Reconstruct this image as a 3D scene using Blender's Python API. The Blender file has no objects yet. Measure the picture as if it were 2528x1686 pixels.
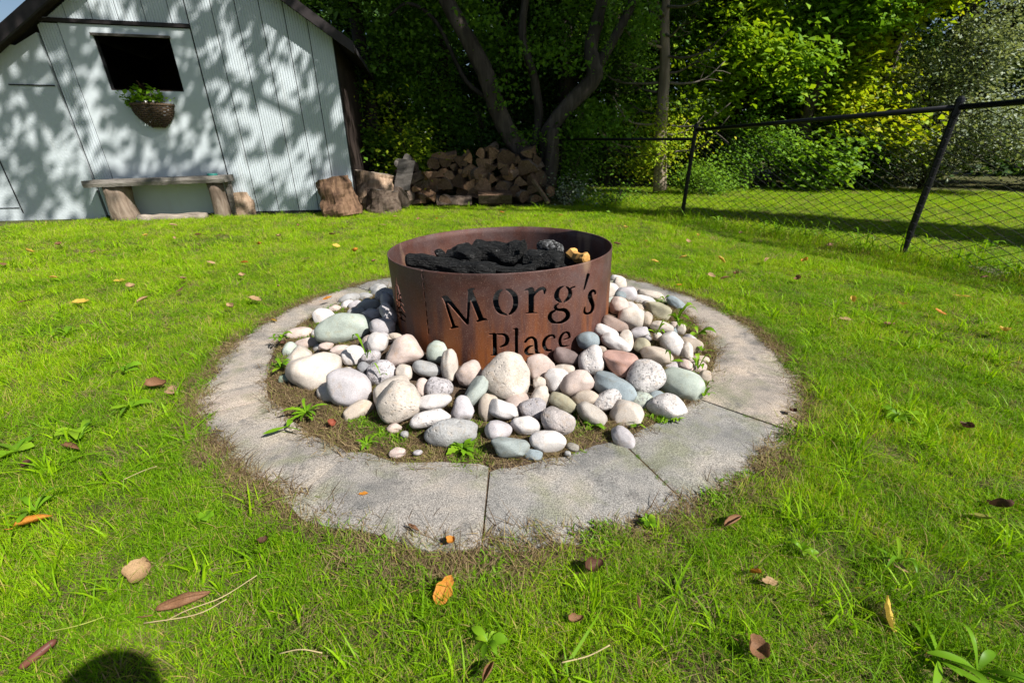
import bpy, bmesh, math, random
import numpy as np
from mathutils import Vector, Matrix, noise as mnoise

# ------------------------------------------------------------------ camera
TH = math.radians(24.2); CT, ST = math.cos(TH), math.sin(TH)
FPX, CX, CY, CAMH = 1050.0, 1264.0, 843.0, 1.0
scene = bpy.context.scene
COL = scene.collection
cam_d = bpy.data.cameras.new('camera')
cam_d.sensor_width = 36.0; cam_d.lens = FPX / 2528 * 36
cam_d.clip_start = 0.02; cam_d.clip_end = 600
cam = bpy.data.objects.new('camera', cam_d); COL.objects.link(cam)
cam.location = (0, 0, CAMH); cam.rotation_euler = (math.radians(90) - TH, 0, 0)
scene.camera = cam
cam_d.dof.use_dof = True; cam_d.dof.focus_distance = 1.7; cam_d.dof.aperture_fstop = 5.0
# ------------------------------------------------------------------ light
SUN_EL = math.radians(44.0)
SUN_AZ = math.radians(125.2)                      # from +y towards +x
SUNH = np.array([math.sin(SUN_AZ), math.cos(SUN_AZ), 0.0])
SUN = SUNH * math.cos(SUN_EL) + np.array([0, 0, math.sin(SUN_EL)])
world = bpy.data.worlds.new('World'); scene.world = world; world.use_nodes = True
wn = world.node_tree.nodes; wl = world.node_tree.links
bg = wn.get('Background') or wn.new('ShaderNodeBackground')
sky = wn.new('ShaderNodeTexSky'); sky.sky_type = 'NISHITA'; sky.sun_disc = False
sky.sun_elevation = SUN_EL; sky.sun_rotation = SUN_AZ; sky.altitude = 200
wl.new(sky.outputs[0], bg.inputs[0]); bg.inputs[1].default_value = 0.05
sun_d = bpy.data.lights.new('sun', 'SUN'); sun_d.energy = 4.9; sun_d.angle = math.radians(0.45)
sun_d.color = (1.0, 0.97, 0.915)
sun = bpy.data.objects.new('sun', sun_d); COL.objects.link(sun)
sun.rotation_euler = Vector(SUN).to_track_quat('Z', 'Y').to_euler(); sun.location = (20, -14, 24)
scene.view_settings.view_transform = 'Standard'; scene.view_settings.look = 'None'
scene.view_settings.gamma = 1.0; scene.view_settings.exposure = 0.8
scene.view_settings.use_curve_mapping = False
scene.cycles.max_bounces = 6; scene.cycles.transparent_max_bounces = 4

# ------------------------------------------------------------------ geometry of the place
def ray(px, py):
    X = (px - CX) / FPX; Y = (py - CY) / FPX
    return np.array([X, CT - Y * ST, -(Y * CT + ST)])
def gnd(px, py, z=0.0):
    d = ray(px, py); t = (z - CAMH) / d[2]
    return np.array([d[0] * t, d[1] * t, z])
def aty(px, py, y):
    d = ray(px, py); t = y / d[1]
    return np.array([d[0] * t, y, CAMH + d[2] * t])
def project(P):
    P = np.asarray(P, float); dx = P[..., 0]; dy = P[..., 1]; dz = P[..., 2] - CAMH
    f = dy * CT - dz * ST; u = dy * ST + dz * CT
    return CX + FPX * dx / f, CY - FPX * u / f, f
PIT = np.array([-0.05, 2.36]); R_OUT = 1.525; R_IN = 1.22; R_RING = 0.605; H_RING = 0.524
W0 = np.array([-2.77, 7.77, 0.0]); WD = np.array([0.9804, 0.1969, 0.0]); WNRM = np.array([0.1969, -0.9804, 0.0])
def wallp(s, z, off=0.0): return W0 + WD * s + WNRM * off + np.array([0, 0, z])
POST1 = np.array([2.72, 7.03, 0]); POST2 = np.array([3.95, 4.29, 0])

rng = np.random.default_rng(7); random.seed(7)

# ------------------------------------------------------------------ mesh helpers
def link(o): COL.objects.link(o); return o
def mesh_data(name, V, F, mats=(), smooth=False, mi=None, uniform=None):
    me = bpy.data.meshes.new(name)
    V = np.asarray(V, np.float32)
    if uniform:
        F = np.asarray(F, np.int32); n, k = F.shape
        me.vertices.add(len(V)); me.vertices.foreach_set('co', V.ravel())
        me.loops.add(n * k); me.loops.foreach_set('vertex_index', F.ravel())
        me.polygons.add(n); me.polygons.foreach_set('loop_start', np.arange(0, n * k, k, dtype=np.int32))
        me.polygons.foreach_set('loop_total', np.full(n, k, np.int32)) if False else None
        me.update(calc_edges=True)
    else:
        me.from_pydata(V.tolist(), [], [tuple(int(i) for i in f) for f in F]); me.update()
    for m in mats: me.materials.append(m)
    if mi is not None: me.polygons.foreach_set('material_index', np.asarray(mi, np.int32))
    if smooth: me.polygons.foreach_set('use_smooth', np.ones(len(me.polygons), bool))
    return me
ORI = {}
def empty(name, loc, label=None, cat=None, group=None):
    o = bpy.data.objects.new(name, None); link(o); o.location = loc; o.empty_display_size = 0.1
    ORI[o.name] = np.array(loc, float)
    if label: tag(o, label, cat, group)
    return o
def tag(o, label=None, cat=None, group=None, kind=None):
    if label: o['label'] = label
    if cat: o['category'] = cat
    if group: o['group'] = group
    if kind: o['kind'] = kind
    return o
def obj(name, V, F, mat, parent=None, smooth=False, mi=None, origin=None, uniform=None):
    mats = mat if isinstance(mat, (list, tuple)) else [mat]
    V = np.asarray(V, float)
    if parent is not None: org = ORI[parent.name]
    else: org = np.array(origin if origin is not None else (0, 0, 0), float)
    me = mesh_data(name, V - org, F, mats, smooth, mi, uniform)
    o = bpy.data.objects.new(name, me); link(o)
    if parent is not None:
        o.parent = parent; ORI[o.name] = org
    else:
        o.location = org; ORI[o.name] = org
    return o
def box(c, ax, ay, az):
    c, ax, ay, az = (np.asarray(v, float) for v in (c, ax, ay, az))
    V = [c + sx * ax + sy * ay + sz * az for sx in (-1, 1) for sy in (-1, 1) for sz in (-1, 1)]
    F = [(0, 1, 3, 2), (4, 6, 7, 5), (0, 4, 5, 1), (2, 3, 7, 6), (0, 2, 6, 4), (1, 5, 7, 3)]
    return np.array(V), F
def join(parts):
    V = []; F = []; n = 0
    for v, f in parts:
        v = np.asarray(v); V.append(v); F += [tuple(i + n for i in q) for q in f]; n += len(v)
    return np.concatenate(V), F
def tube(P, R, n=8, cap=True, wob=0.0, seed=0):
    P = np.asarray(P, float); R = np.asarray(R, float) * np.ones(len(P)); m = len(P)
    T = np.gradient(P, axis=0); T /= np.linalg.norm(T, axis=1)[:, None] + 1e-12
    up = np.array([0, 0, 1.0]) if abs(T[0][2]) < 0.9 else np.array([1.0, 0, 0])
    V = []; a = np.cross(T[0], up); a /= np.linalg.norm(a)
    r = np.random.default_rng(seed)
    ang = np.arange(n) * 2 * math.pi / n
    prof = 1 + wob * r.normal(size=n)
    for i in range(m):
        a = a - T[i] * np.dot(a, T[i]); a /= np.linalg.norm(a); b = np.cross(T[i], a)
        pr = prof * (1 + wob * 0.5 * r.normal(size=n)) if wob else prof
        V.append(P[i] + (np.cos(ang) * R[i] * pr)[:, None] * a + (np.sin(ang) * R[i] * pr)[:, None] * b)
    V = np.concatenate(V); F = []
    for i in range(m - 1):
        for j in range(n):
            k = (j + 1) % n
            F.append((i * n + j, i * n + k, (i + 1) * n + k, (i + 1) * n + j))
    if cap:
        F.append(tuple(range(n - 1, -1, -1))); F.append(tuple((m - 1) * n + j for j in range(n)))
    return V, F
def spline(pts, n=5):
    P = np.asarray(pts, float); out = []
    Q = np.vstack([2 * P[0] - P[1], P, 2 * P[-1] - P[-2]])
    for i in range(1, len(Q) - 2):
        for t in np.linspace(0, 1, n, endpoint=False):
            a, b, c, d = Q[i - 1], Q[i], Q[i + 1], Q[i + 2]
            out.append(0.5 * (2 * b + (c - a) * t + (2 * a - 5 * b + 4 * c - d) * t * t + (3 * b - a - 3 * c + d) * t ** 3))
    out.append(P[-1]); return np.array(out)
def set_attr(me, name, vals, domain='FACE'):
    at = me.attributes.new(name, 'FLOAT', domain); at.data.foreach_set('value', np.asarray(vals, np.float32))

# ------------------------------------------------------------------ materials
def new_mat(name):
    m = bpy.data.materials.new(name); m.use_nodes = True
    nt = m.node_tree; b = nt.nodes['Principled BSDF']; b.inputs['Specular IOR Level'].default_value = 0.25
    return m, nt, b
def nd(nt, typ, ins=None, **pr):
    n = nt.nodes.new('ShaderNode' + typ)
    for k, v in pr.items(): setattr(n, k, v)
    for k, v in (ins or {}).items():
        if isinstance(v, bpy.types.NodeSocket): nt.links.new(v, n.inputs[k])
        else: n.inputs[k].default_value = v
    return n
def coords(nt, kind='Object', rand=False):
    tc = nd(nt, 'TexCoord'); s = tc.outputs[kind]
    if rand:
        oi = nd(nt, 'ObjectInfo')
        sc = nd(nt, 'Math', {0: oi.outputs['Random'], 1: 57.0}, operation='MULTIPLY')
        s = nd(nt, 'VectorMath', {0: s, 1: sc.outputs[0]}, operation='ADD').outputs[0]
    return s
def noisef(nt, vec, scale, detail=4, rough=0.55, dist=0.0):
    return nd(nt, 'TexNoise', {'Vector': vec, 'Scale': scale, 'Detail': detail, 'Roughness': rough, 'Distortion': dist}).outputs['Fac']
def ramp(nt, fac, stops):
    r = nd(nt, 'ValToRGB', {'Fac': fac}); e = r.color_ramp.elements
    while len(e) > 1: e.remove(e[-1])
    e[0].position = stops[0][0]; c = stops[0][1]; e[0].color = (*c, 1) if len(c) == 3 else c
    for p, c in stops[1:]:
        x = e.new(p); x.color = (*c, 1) if len(c) == 3 else c
    return r.outputs[0]
def g(v): return (v, v, v)
def mixc(nt, fac, a, b, mode='MIX'):
    n = nd(nt, 'Mix', data_type='RGBA', blend_type=mode)
    for key, v in ((0, fac), (6, a), (7, b)):
        if isinstance(v, bpy.types.NodeSocket): nt.links.new(v, n.inputs[key])
        else: n.inputs[key].default_value = v if key == 0 else ((*v, 1) if len(v) == 3 else v)
    return n.outputs[2]
def bump(nt, b, height, strength=0.4, dist=0.01):
    n = nd(nt, 'Bump', {'Strength': strength, 'Distance': dist, 'Height': height}); nt.links.new(n.outputs[0], b.inputs['Normal'])
def setc(nt, b, sock, rough=0.7):
    nt.links.new(sock, b.inputs['Base Color'])
    if isinstance(rough, bpy.types.NodeSocket): nt.links.new(rough, b.inputs['Roughness'])
    else: b.inputs['Roughness'].default_value = rough

def leaf_mat(name, cols, transl=0.35, rough=0.5):
    """leaf colour by a per-leaf tint value; light passes through the blade"""
    m, nt, b = new_mat(name)
    at = nd(nt, 'Attribute', attribute_name='tint')
    k = len(cols); c = ramp(nt, at.outputs['Fac'], [(i / (k - 1), cc) for i, cc in enumerate(cols)])
    setc(nt, b, c, rough)
    b.inputs['Specular IOR Level'].default_value = 0.12
    tr = nd(nt, 'BsdfTranslucent', {'Color': mixc(nt, 1.0, c, (1.25, 1.2, 0.4), 'MULTIPLY')})
    mx = nd(nt, 'MixShader', {0: transl, 1: b.outputs[0], 2: tr.outputs[0]})
    nt.links.new(mx.outputs[0], nt.nodes['Material Output'].inputs[0])
    return m
def objcol_mat(name, speck=0.0, pit=0.0, vary=0.36, rough=0.75, grain=260):
    m, nt, b = new_mat(name); v = coords(nt, 'Object', True)
    oi = nd(nt, 'ObjectInfo'); c = oi.outputs['Color']
    n1 = noisef(nt, v, 9, 5, 0.6)
    c = mixc(nt, 1.0, c, ramp(nt, n1, [(0.3, g(1 - vary)), (0.7, g(1 + vary * 0.4))]), 'MULTIPLY')
    n2 = noisef(nt, v, grain, 2, 0.7)
    c = mixc(nt, 1.0, c, ramp(nt, n2, [(0.35, g(0.82)), (0.6, g(1.06))]), 'MULTIPLY')
    n4 = noisef(nt, v, 22, 4, 0.65, 1.5)                   # iron stains and veins
    c = mixc(nt, ramp(nt, n4, [(0.52, g(0)), (0.7, g(0.6))]), c, mixc(nt, 1.0, c, (0.92, 0.78, 0.62), 'MULTIPLY'))
    if speck:
        n3 = noisef(nt, v, 95, 3, 0.65)
        c = mixc(nt, ramp(nt, n3, [(0.52, g(0)), (0.6, g(speck))]), c, (0.13, 0.12, 0.12))
    setc(nt, b, c, rough)
    h = nd(nt, 'Math', {0: n2, 1: noisef(nt, v, 40, 4)}, operation='ADD').outputs[0]
    if pit:
        vo = nd(nt, 'TexVoronoi', {'Vector': v, 'Scale': 55.0, 'Randomness': 1.0}).outputs['Distance']
        pr = ramp(nt, vo, [(0.12, g(0)), (0.3, g(1))])
        h = nd(nt, 'Math', {0: h, 1: pr}, operation='ADD').outputs[0]
    bump(nt, b, h, 0.35 + 0.4 * pit, 0.004)
    return m
M = {}
M['stone'] = objcol_mat('river_stone')
M['stone_speck'] = objcol_mat('speckled_stone', speck=0.75, pit=0.2)
M['stone_pit'] = objcol_mat('pitted_stone', speck=0.25, pit=0.8)
def mk_paving():
    m, nt, b = new_mat('flagstone_paving'); v = coords(nt, 'Object')
    oi = nd(nt, 'ObjectInfo')
    base = ramp(nt, oi.outputs['Random'], [(0, (0.255, 0.235, 0.21)), (0.35, (0.31, 0.265, 0.225)), (0.7, (0.24, 0.23, 0.215)), (1, (0.285, 0.25, 0.215))])
    n1 = noisef(nt, v, 3.2, 6, 0.62, 0.6)
    c = mixc(nt, 1.0, base, ramp(nt, n1, [(0.32, (0.5, 0.53, 0.56)), (0.5, (1, 1, 1)), (0.68, (1.4, 1.32, 1.22))]), 'MULTIPLY')
    n5 = noisef(nt, v, 5.5, 5, 0.6, 0.4)
    c = mixc(nt, ramp(nt, n5, [(0.5, g(0)), (0.66, g(0.65))]), c, (0.17, 0.175, 0.105))       # moss film
    n6 = noisef(nt, nd(nt, 'VectorMath', {0: v, 1: (7, 3, 1)}, operation='ADD').outputs[0], 2.1, 5, 0.6)
    c = mixc(nt, ramp(nt, n6, [(0.56, g(0)), (0.68, g(0.6))]), c, (0.36, 0.27, 0.215))       # warm sandy patches
    n7 = noisef(nt, nd(nt, 'VectorMath', {0: v, 1: (1, 9, 4)}, operation='ADD').outputs[0], 7, 6, 0.7)
    c = mixc(nt, ramp(nt, n7, [(0.56, g(0)), (0.68, g(0.75))]), c, (0.115, 0.11, 0.105))        # dark stains
    n2 = noisef(nt, v, 240, 2, 0.8)
    c = mixc(nt, 1.0, c, ramp(nt, n2, [(0.32, g(0.4)), (0.5, g(1)), (0.66, g(1.6))]), 'MULTIPLY')
    setc(nt, b, c, 0.85)
    h = nd(nt, 'Math', {0: n2, 1: nd(nt, 'Math', {0: n1, 1: 3.0}, operation='MULTIPLY').outputs[0]}, operation='ADD').outputs[0]
    bump(nt, b, h, 0.5, 0.006); return m
M['paving'] = mk_paving()
def mk_ground(name, cols, sc=6.0):
    m, nt, b = new_mat(name); v = coords(nt, 'Object')
    n1 = noisef(nt, v, sc, 6, 0.65); n2 = noisef(nt, v, 90, 3, 0.7)
    c = ramp(nt, n1, [(0.3, cols[0]), (0.5, cols[1]), (0.7, cols[2])])
    c = mixc(nt, 1.0, c, ramp(nt, n2, [(0.3, g(0.45)), (0.65, g(1.3))]), 'MULTIPLY')
    setc(nt, b, c, 0.95); bump(nt, b, n2, 0.8, 0.01); return m
M['soil'] = mk_ground('soil', [(0.045, 0.03, 0.02), (0.085, 0.058, 0.038), (0.15, 0.105, 0.07)], 9)
M['thatch'] = mk_ground('lawn_thatch', [(0.04, 0.045, 0.01), (0.07, 0.075, 0.018), (0.13, 0.1, 0.04)], 2.5)
def mk_rust():
    m, nt, b = new_mat('weathered_steel'); v = coords(nt, 'Object')
    n1 = noisef(nt, v, 4.5, 6, 0.65, 0.5)
    c = ramp(nt, n1, [(0.3, (0.042, 0.019, 0.016)), (0.48, (0.08, 0.032, 0.024)), (0.6, (0.1, 0.044, 0.035)), (0.75, (0.14, 0.048, 0.025))])
    nm = noisef(nt, nd(nt, 'VectorMath', {0: v, 1: (5, 2, 8)}, operation='ADD').outputs[0], 7.0, 5, 0.65)
    hi = nd(nt, 'MapRange', {0: nd(nt, 'SeparateXYZ', {0: v}).outputs[2], 1: 0.2, 2: 0.5, 3: 0.0, 4: 1.0}).outputs[0]
    c = mixc(nt, nd(nt, 'Math', {0: ramp(nt, nm, [(0.4, g(0)), (0.6, g(0.8))]), 1: hi}, operation='MULTIPLY').outputs[0], c, (0.09, 0.058, 0.056))
    st = nd(nt, 'Mapping', {'Vector': v, 'Scale': (14.0, 14.0, 1.6)})
    n2 = noisef(nt, st.outputs[0], 1.0, 5, 0.6)
    sep = nd(nt, 'SeparateXYZ', {0: v})
    low = nd(nt, 'MapRange', {0: sep.outputs[2], 1: 0.45, 2: 0.1, 3: 0.0, 4: 1.0}).outputs[0]
    rr = nd(nt, 'Math', {0: ramp(nt, n2, [(0.42, g(0)), (0.6, g(0.95))]), 1: low}, operation='MULTIPLY').outputs[0]
    c = mixc(nt, rr, c, (0.26, 0.08, 0.018))                                               # orange runs near the ground
    n4 = noisef(nt, nd(nt, 'Mapping', {'Vector': v, 'Scale': (5.0, 5.0, 2.2), 'Location': (3, 1, 2)}).outputs[0], 1.0, 3, 0.5)
    c = mixc(nt, ramp(nt, n4, [(0.62, g(0)), (0.68, g(0.5))]), c, (0.3, 0.2, 0.13))     # tan dust marks
    n3 = noisef(nt, v, 210, 2, 0.8)
    c = mixc(nt, ramp(nt, n3, [(0.58, g(0)), (0.7, g(0.5))]), c, (0.32, 0.22, 0.18))    # mineral specks
    c = mixc(nt, ramp(nt, n3, [(0.3, g(0.55)), (0.42, g(0))]), c, (0.03, 0.016, 0.014))
    setc(nt, b, c, ramp(nt, n1, [(0.3, g(0.5)), (0.7, g(0.75))])); b.inputs['Metallic'].default_value = 0.15
    bump(nt, b, n3, 0.35, 0.003); return m
M['rust'] = mk_rust()
def mk_char():
    m, nt, b = new_mat('charcoal'); v = coords(nt, 'Object', True)
    n1 = noisef(nt, v, 14, 5, 0.65); n3 = noisef(nt, v, 130, 3, 0.75)
    c = ramp(nt, n1, [(0.35, g(0.004)), (0.65, g(0.012))])
    c = mixc(nt, ramp(nt, n3, [(0.64, g(0)), (0.72, g(0.35))]), c, g(0.2))
    n5 = noisef(nt, v, 28, 5, 0.7, 0.8)
    c = mixc(nt, ramp(nt, n5, [(0.6, g(0)), (0.7, g(0.6))]), c, (0.13, 0.125, 0.12))
    setc(nt, b, c, ramp(nt, n1, [(0.3, g(0.35)), (0.7, g(0.7))])); b.inputs['Specular IOR Level'].default_value = 0.28
    vo = noisef(nt, nd(nt, 'Mapping', {'Vector': v, 'Scale': (18.0, 90.0, 90.0)}).outputs[0], 1.0, 4, 0.6)
    h = nd(nt, 'Math', {0: ramp(nt, vo, [(0.35, g(0)), (0.6, g(1))]), 1: n1}, operation='ADD').outputs[0]
    bump(nt, b, h, 0.9, 0.012); return m
M['char'] = mk_char()
def mk_ashy():
    m, nt, b = new_mat('ash_coated_wood'); v = coords(nt, 'Object')
    n1 = noisef(nt, v, 60, 4, 0.7)
    setc(nt, b, ramp(nt, n1, [(0.45, g(0.01)), (0.58, g(0.12)), (0.72, g(0.4))]), 0.9); bump(nt, b, n1, 0.8, 0.01); return m
M['ashy'] = mk_ashy()
def mk_wood(name, cols, bandsc=18.0, stretch=(1, 1, 0.12), rough=0.85, axis_rand=True):
    m, nt, b = new_mat(name); v = coords(nt, 'Object', axis_rand)
    mp = nd(nt, 'Mapping', {'Vector': v, 'Scale': stretch})
    n1 = noisef(nt, mp.outputs[0], bandsc, 6, 0.65, 0.8); n2 = noisef(nt, mp.outputs[0], bandsc * 6, 3, 0.7)
    n0 = noisef(nt, v, 2.5, 3)
    oi = nd(nt, 'ObjectInfo')
    c = ramp(nt, n1, [(0.3, cols[0]), (0.5, cols[1]), (0.72, cols[2])])
    c = mixc(nt, 1.0, c, ramp(nt, n0, [(0.3, g(0.7)), (0.7, g(1.2))]), 'MULTIPLY')
    c = mixc(nt, 1.0, c, ramp(nt, oi.outputs['Random'], [(0, (0.5, 0.48, 0.48)), (0.6, (1, 1, 1)), (1, (1.5, 1.35, 1.2))]), 'MULTIPLY')
    setc(nt, b, c, rough)
    h = nd(nt, 'Math', {0: n1, 1: n2}, operation='ADD').outputs[0]
    bump(nt, b, h, 0.8, 0.012); return m
M['bark'] = mk_wood('grey_bark', [(0.025, 0.02, 0.016), (0.055, 0.045, 0.037), (0.1, 0.084, 0.07)], 9)
M['logbark'] = mk_wood('log_bark', [(0.06, 0.042, 0.03), (0.14, 0.1, 0.072), (0.25, 0.195, 0.15)], 12, (1, 1, 1))
M['endgrain'] = mk_wood('sawn_end_grain', [(0.11, 0.064, 0.038), (0.2, 0.12, 0.072), (0.32, 0.21, 0.135)], 26, (1, 0.35, 1))
M['oldwood'] = mk_wood('weathered_timber', [(0.1, 0.088, 0.075), (0.2, 0.178, 0.155), (0.33, 0.3, 0.265)], 14, (0.16, 1, 1))
M['stump'] = mk_wood('stump_bark', [(0.12, 0.085, 0.06), (0.24, 0.18, 0.135), (0.36, 0.295, 0.24)], 16, (1, 1, 0.12))
M['palebark'] = mk_wood('pale_dead_bark', [(0.09, 0.075, 0.06), (0.17, 0.145, 0.12), (0.27, 0.235, 0.2)], 9)
M['brownstump'] = mk_wood('brown_split_stump', [(0.035, 0.02, 0.013), (0.105, 0.064, 0.04), (0.2, 0.13, 0.084)], 12, (1, 1, 0.1))
M['darkwood'] = mk_wood('dark_brown_boards', [(0.022, 0.014, 0.011), (0.04, 0.026, 0.02), (0.06, 0.042, 0.034)], 10)  # dark brown boards for the shed's side walls, soffit and window sill
def mk_paint(name, col, stucco=0.0):
    m, nt, b = new_mat(name); v = coords(nt, 'Object')
    n1 = noisef(nt, v, 1.3, 5, 0.6); n2 = noisef(nt, v, 35, 4, 0.6)
    c = mixc(nt, 1.0, col, ramp(nt, n1, [(0.3, (0.86, 0.87, 0.86)), (0.65, (1.04, 1.04, 1.03))]), 'MULTIPLY')
    sp = nd(nt, 'Mapping', {'Vector': v, 'Scale': (6.0, 6.0, 0.5)})
    n3 = noisef(nt, sp.outputs[0], 2.0, 4, 0.6)
    c = mixc(nt, ramp(nt, n3, [(0.58, g(0)), (0.75, g(0.25))]), c, (0.42, 0.41, 0.37))      # rain streaks
    setc(nt, b, c, 0.7); bump(nt, b, n2, 0.15 + stucco, 0.004 + 0.01 * stucco); return m
M['white'] = mk_paint('white_painted_boards', (0.5, 0.545, 0.575))
M['whitesmooth'] = mk_paint('white_painted_sheet', (0.51, 0.555, 0.58), 0.1)
M['stucco'] = mk_paint('white_rough_render', (0.5, 0.545, 0.57), 0.55)
def plain(name, col, rough=0.6, metal=0.0, vary=0.2, sc=12):
    m, nt, b = new_mat(name); v = coords(nt, 'Object')
    n1 = noisef(nt, v, sc, 4); c = mixc(nt, 1.0, col, ramp(nt, n1, [(0.3, g(1 - vary)), (0.7, g(1 + vary))]), 'MULTIPLY')
    setc(nt, b, c, rough); b.inputs['Metallic'].default_value = metal; bump(nt, b, n1, 0.15, 0.004); return m
M['fascia'] = plain('dark_brown_fascia', (0.03, 0.024, 0.024), 0.6)
M['roof'] = plain('dark_roof_sheet', (0.045, 0.04, 0.042), 0.7)
M['gap'] = plain('dark_joint', (0.02, 0.02, 0.022), 0.8)
M['blackmetal'] = plain('black_coated_steel', (0.012, 0.012, 0.014), 0.32, 0.2)
M['wire'] = plain('black_vinyl_wire', (0.015, 0.015, 0.017), 0.25, 0.1)
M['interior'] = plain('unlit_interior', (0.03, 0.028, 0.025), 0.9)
M['wicker'] = mk_wood('wicker', [(0.05, 0.03, 0.017), (0.13, 0.085, 0.05), (0.24, 0.17, 0.11)], 30, (1, 1, 3))
M['teal'] = plain('teal_plastic', (0.02, 0.13, 0.11), 0.4)
M['petal'] = plain('white_petal', (0.6, 0.58, 0.56), 0.6)
M['skin'] = plain('skin', (0.5, 0.32, 0.24), 0.5); M['jacket'] = plain('navy_cloth', (0.03, 0.04, 0.07), 0.9)
M['denim'] = plain('denim', (0.06, 0.08, 0.14), 0.9); M['hair'] = plain('dark_hair', (0.03, 0.02, 0.015), 0.5)
M['shoe'] = plain('shoe', (0.05, 0.05, 0.05), 0.6)
M['grass'] = leaf_mat('grass_blade', [(0.085, 0.195, 0.006), (0.17, 0.335, 0.007), (0.275, 0.465, 0.008), (0.36, 0.52, 0.006), (0.46, 0.38, 0.1), (0.36, 0.26, 0.1)], 0.4, 0.5)
M['straw'] = leaf_mat('dry_litter', [(0.08, 0.05, 0.028), (0.19, 0.13, 0.07), (0.33, 0.245, 0.13), (0.16, 0.2, 0.02)], 0.2, 0.8)
M['weed'] = leaf_mat('weed_leaf', [(0.09, 0.21, 0.01), (0.15, 0.3, 0.013), (0.23, 0.37, 0.02)], 0.35, 0.4)
M['lf_dark'] = leaf_mat('dark_leaf', [(0.018, 0.045, 0.012), (0.035, 0.08, 0.016), (0.055, 0.11, 0.02)], 0.3)
M['lf_green'] = leaf_mat('green_leaf', [(0.06, 0.14, 0.02), (0.13, 0.26, 0.026), (0.22, 0.37, 0.034)], 0.35)
M['lf_yel'] = leaf_mat('yellow_green_leaf', [(0.12, 0.23, 0.016), (0.24, 0.38, 0.02), (0.37, 0.47, 0.024), (0.5, 0.46, 0.026)], 0.4)
M['lf_silver'] = leaf_mat('silver_leaf', [(0.13, 0.17, 0.1), (0.24, 0.29, 0.19), (0.42, 0.46, 0.35)], 0.25, 0.45)
M['lf_con'] = leaf_mat('conifer_needle', [(0.02, 0.04, 0.014), (0.035, 0.065, 0.018), (0.06, 0.085, 0.022)], 0.15)
def mk_fallen():
    m, nt, b = new_mat('dead_leaf'); v = coords(nt, 'Object', True); oi = nd(nt, 'ObjectInfo')
    n1 = noisef(nt, v, 40, 4, 0.6)
    c = mixc(nt, 1.0, oi.outputs['Color'], ramp(nt, n1, [(0.3, g(0.6)), (0.65, g(1.15))]), 'MULTIPLY')
    setc(nt, b, c, 0.6); bump(nt, b, n1, 0.4, 0.003)
    tr = nd(nt, 'BsdfTranslucent', {'Color': c}); mx = nd(nt, 'MixShader', {0: 0.25, 1: b.outputs[0], 2: tr.outputs[0]})
    nt.links.new(mx.outputs[0], nt.nodes['Material Output'].inputs[0]); return m
M['fallen'] = mk_fallen()
# ================================================================== GROUND
def vnoise(x, y, s=1.0, seed=0.0):
    return mnoise.noise(Vector((x * s + seed * 13.1, y * s - seed * 7.7, seed)))
def ground_z(x, y):
    r = math.hypot(x - PIT[0], y - PIT[1])
    k = min(1.0, max(0.0, (r - 1.6) / 0.8))
    return k * (0.018 * vnoise(x, y, 0.6, 1) + 0.01 * vnoise(x, y, 1.7, 2)) - (0.028 if r < R_OUT + 0.02 else 0.0)
xs = np.concatenate([[-250, -120, -60, -30, -18], np.arange(-12, 16.01, 0.25), [20, 30, 60, 120, 250]])
ys = np.concatenate([[-250, -100, -40, -15, -6], np.arange(-2, 16.01, 0.25), [18, 22, 30, 60, 120, 300]])
gx, gy = np.meshgrid(xs, ys)
gz = np.vectorize(ground_z)(gx, gy)
nx, ny = len(xs), len(ys)
GF = np.array([(j * nx + i, j * nx + i + 1, (j + 1) * nx + i + 1, (j + 1) * nx + i) for j in range(ny - 1) for i in range(nx - 1)])
tag(obj('lawn_ground', np.stack([gx.ravel(), gy.ravel(), gz.ravel()], 1), GF, M['thatch'], uniform=True, smooth=True), kind='structure')

# soil bed: a low mound inside the paving, plus the bare rim outside it
def heap_z(x, y):
    dx, dy = x - PIT[0], y - PIT[1]; r = math.hypot(dx, dy)
    front = max(0.0, -dy / (r + 1e-6))                       # 1 on the lettered side
    top = 0.235 - 0.10 * front ** 1.5
    t = min(1.0, max(0.0, (r - 0.61) / 0.47))
    return top + (0.055 - top) * t
V = []; F = []
rad = np.concatenate([np.linspace(0, 0.5, 4), np.linspace(0.58, 1.62, 27)]); na = 120
for r in rad:
    for a in range(na):
        t = a * 2 * math.pi / na; x = PIT[0] + r * math.cos(t); y = PIT[1] + r * math.sin(t)
        h = 0.0
        if r < 1.1: h = max(0.0, heap_z(x, y) - 0.075) * min(1, (1.12 - r) / 0.15)
        z = 0.004 + h + 0.008 * vnoise(x, y, 9, 3) * (1 if r < R_IN else 0.3)
        if r > R_OUT + 0.06: z -= (r - R_OUT - 0.06) * 0.35
        V.append((x, y, z))
for i in range(len(rad) - 1):
    for a in range(na):
        b = (a + 1) % na; F.append((i * na + a, i * na + b, (i + 1) * na + b, (i + 1) * na + a))
soil = tag(obj('soil_bed', V, F, M['soil'], smooth=True), kind='structure')

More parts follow.
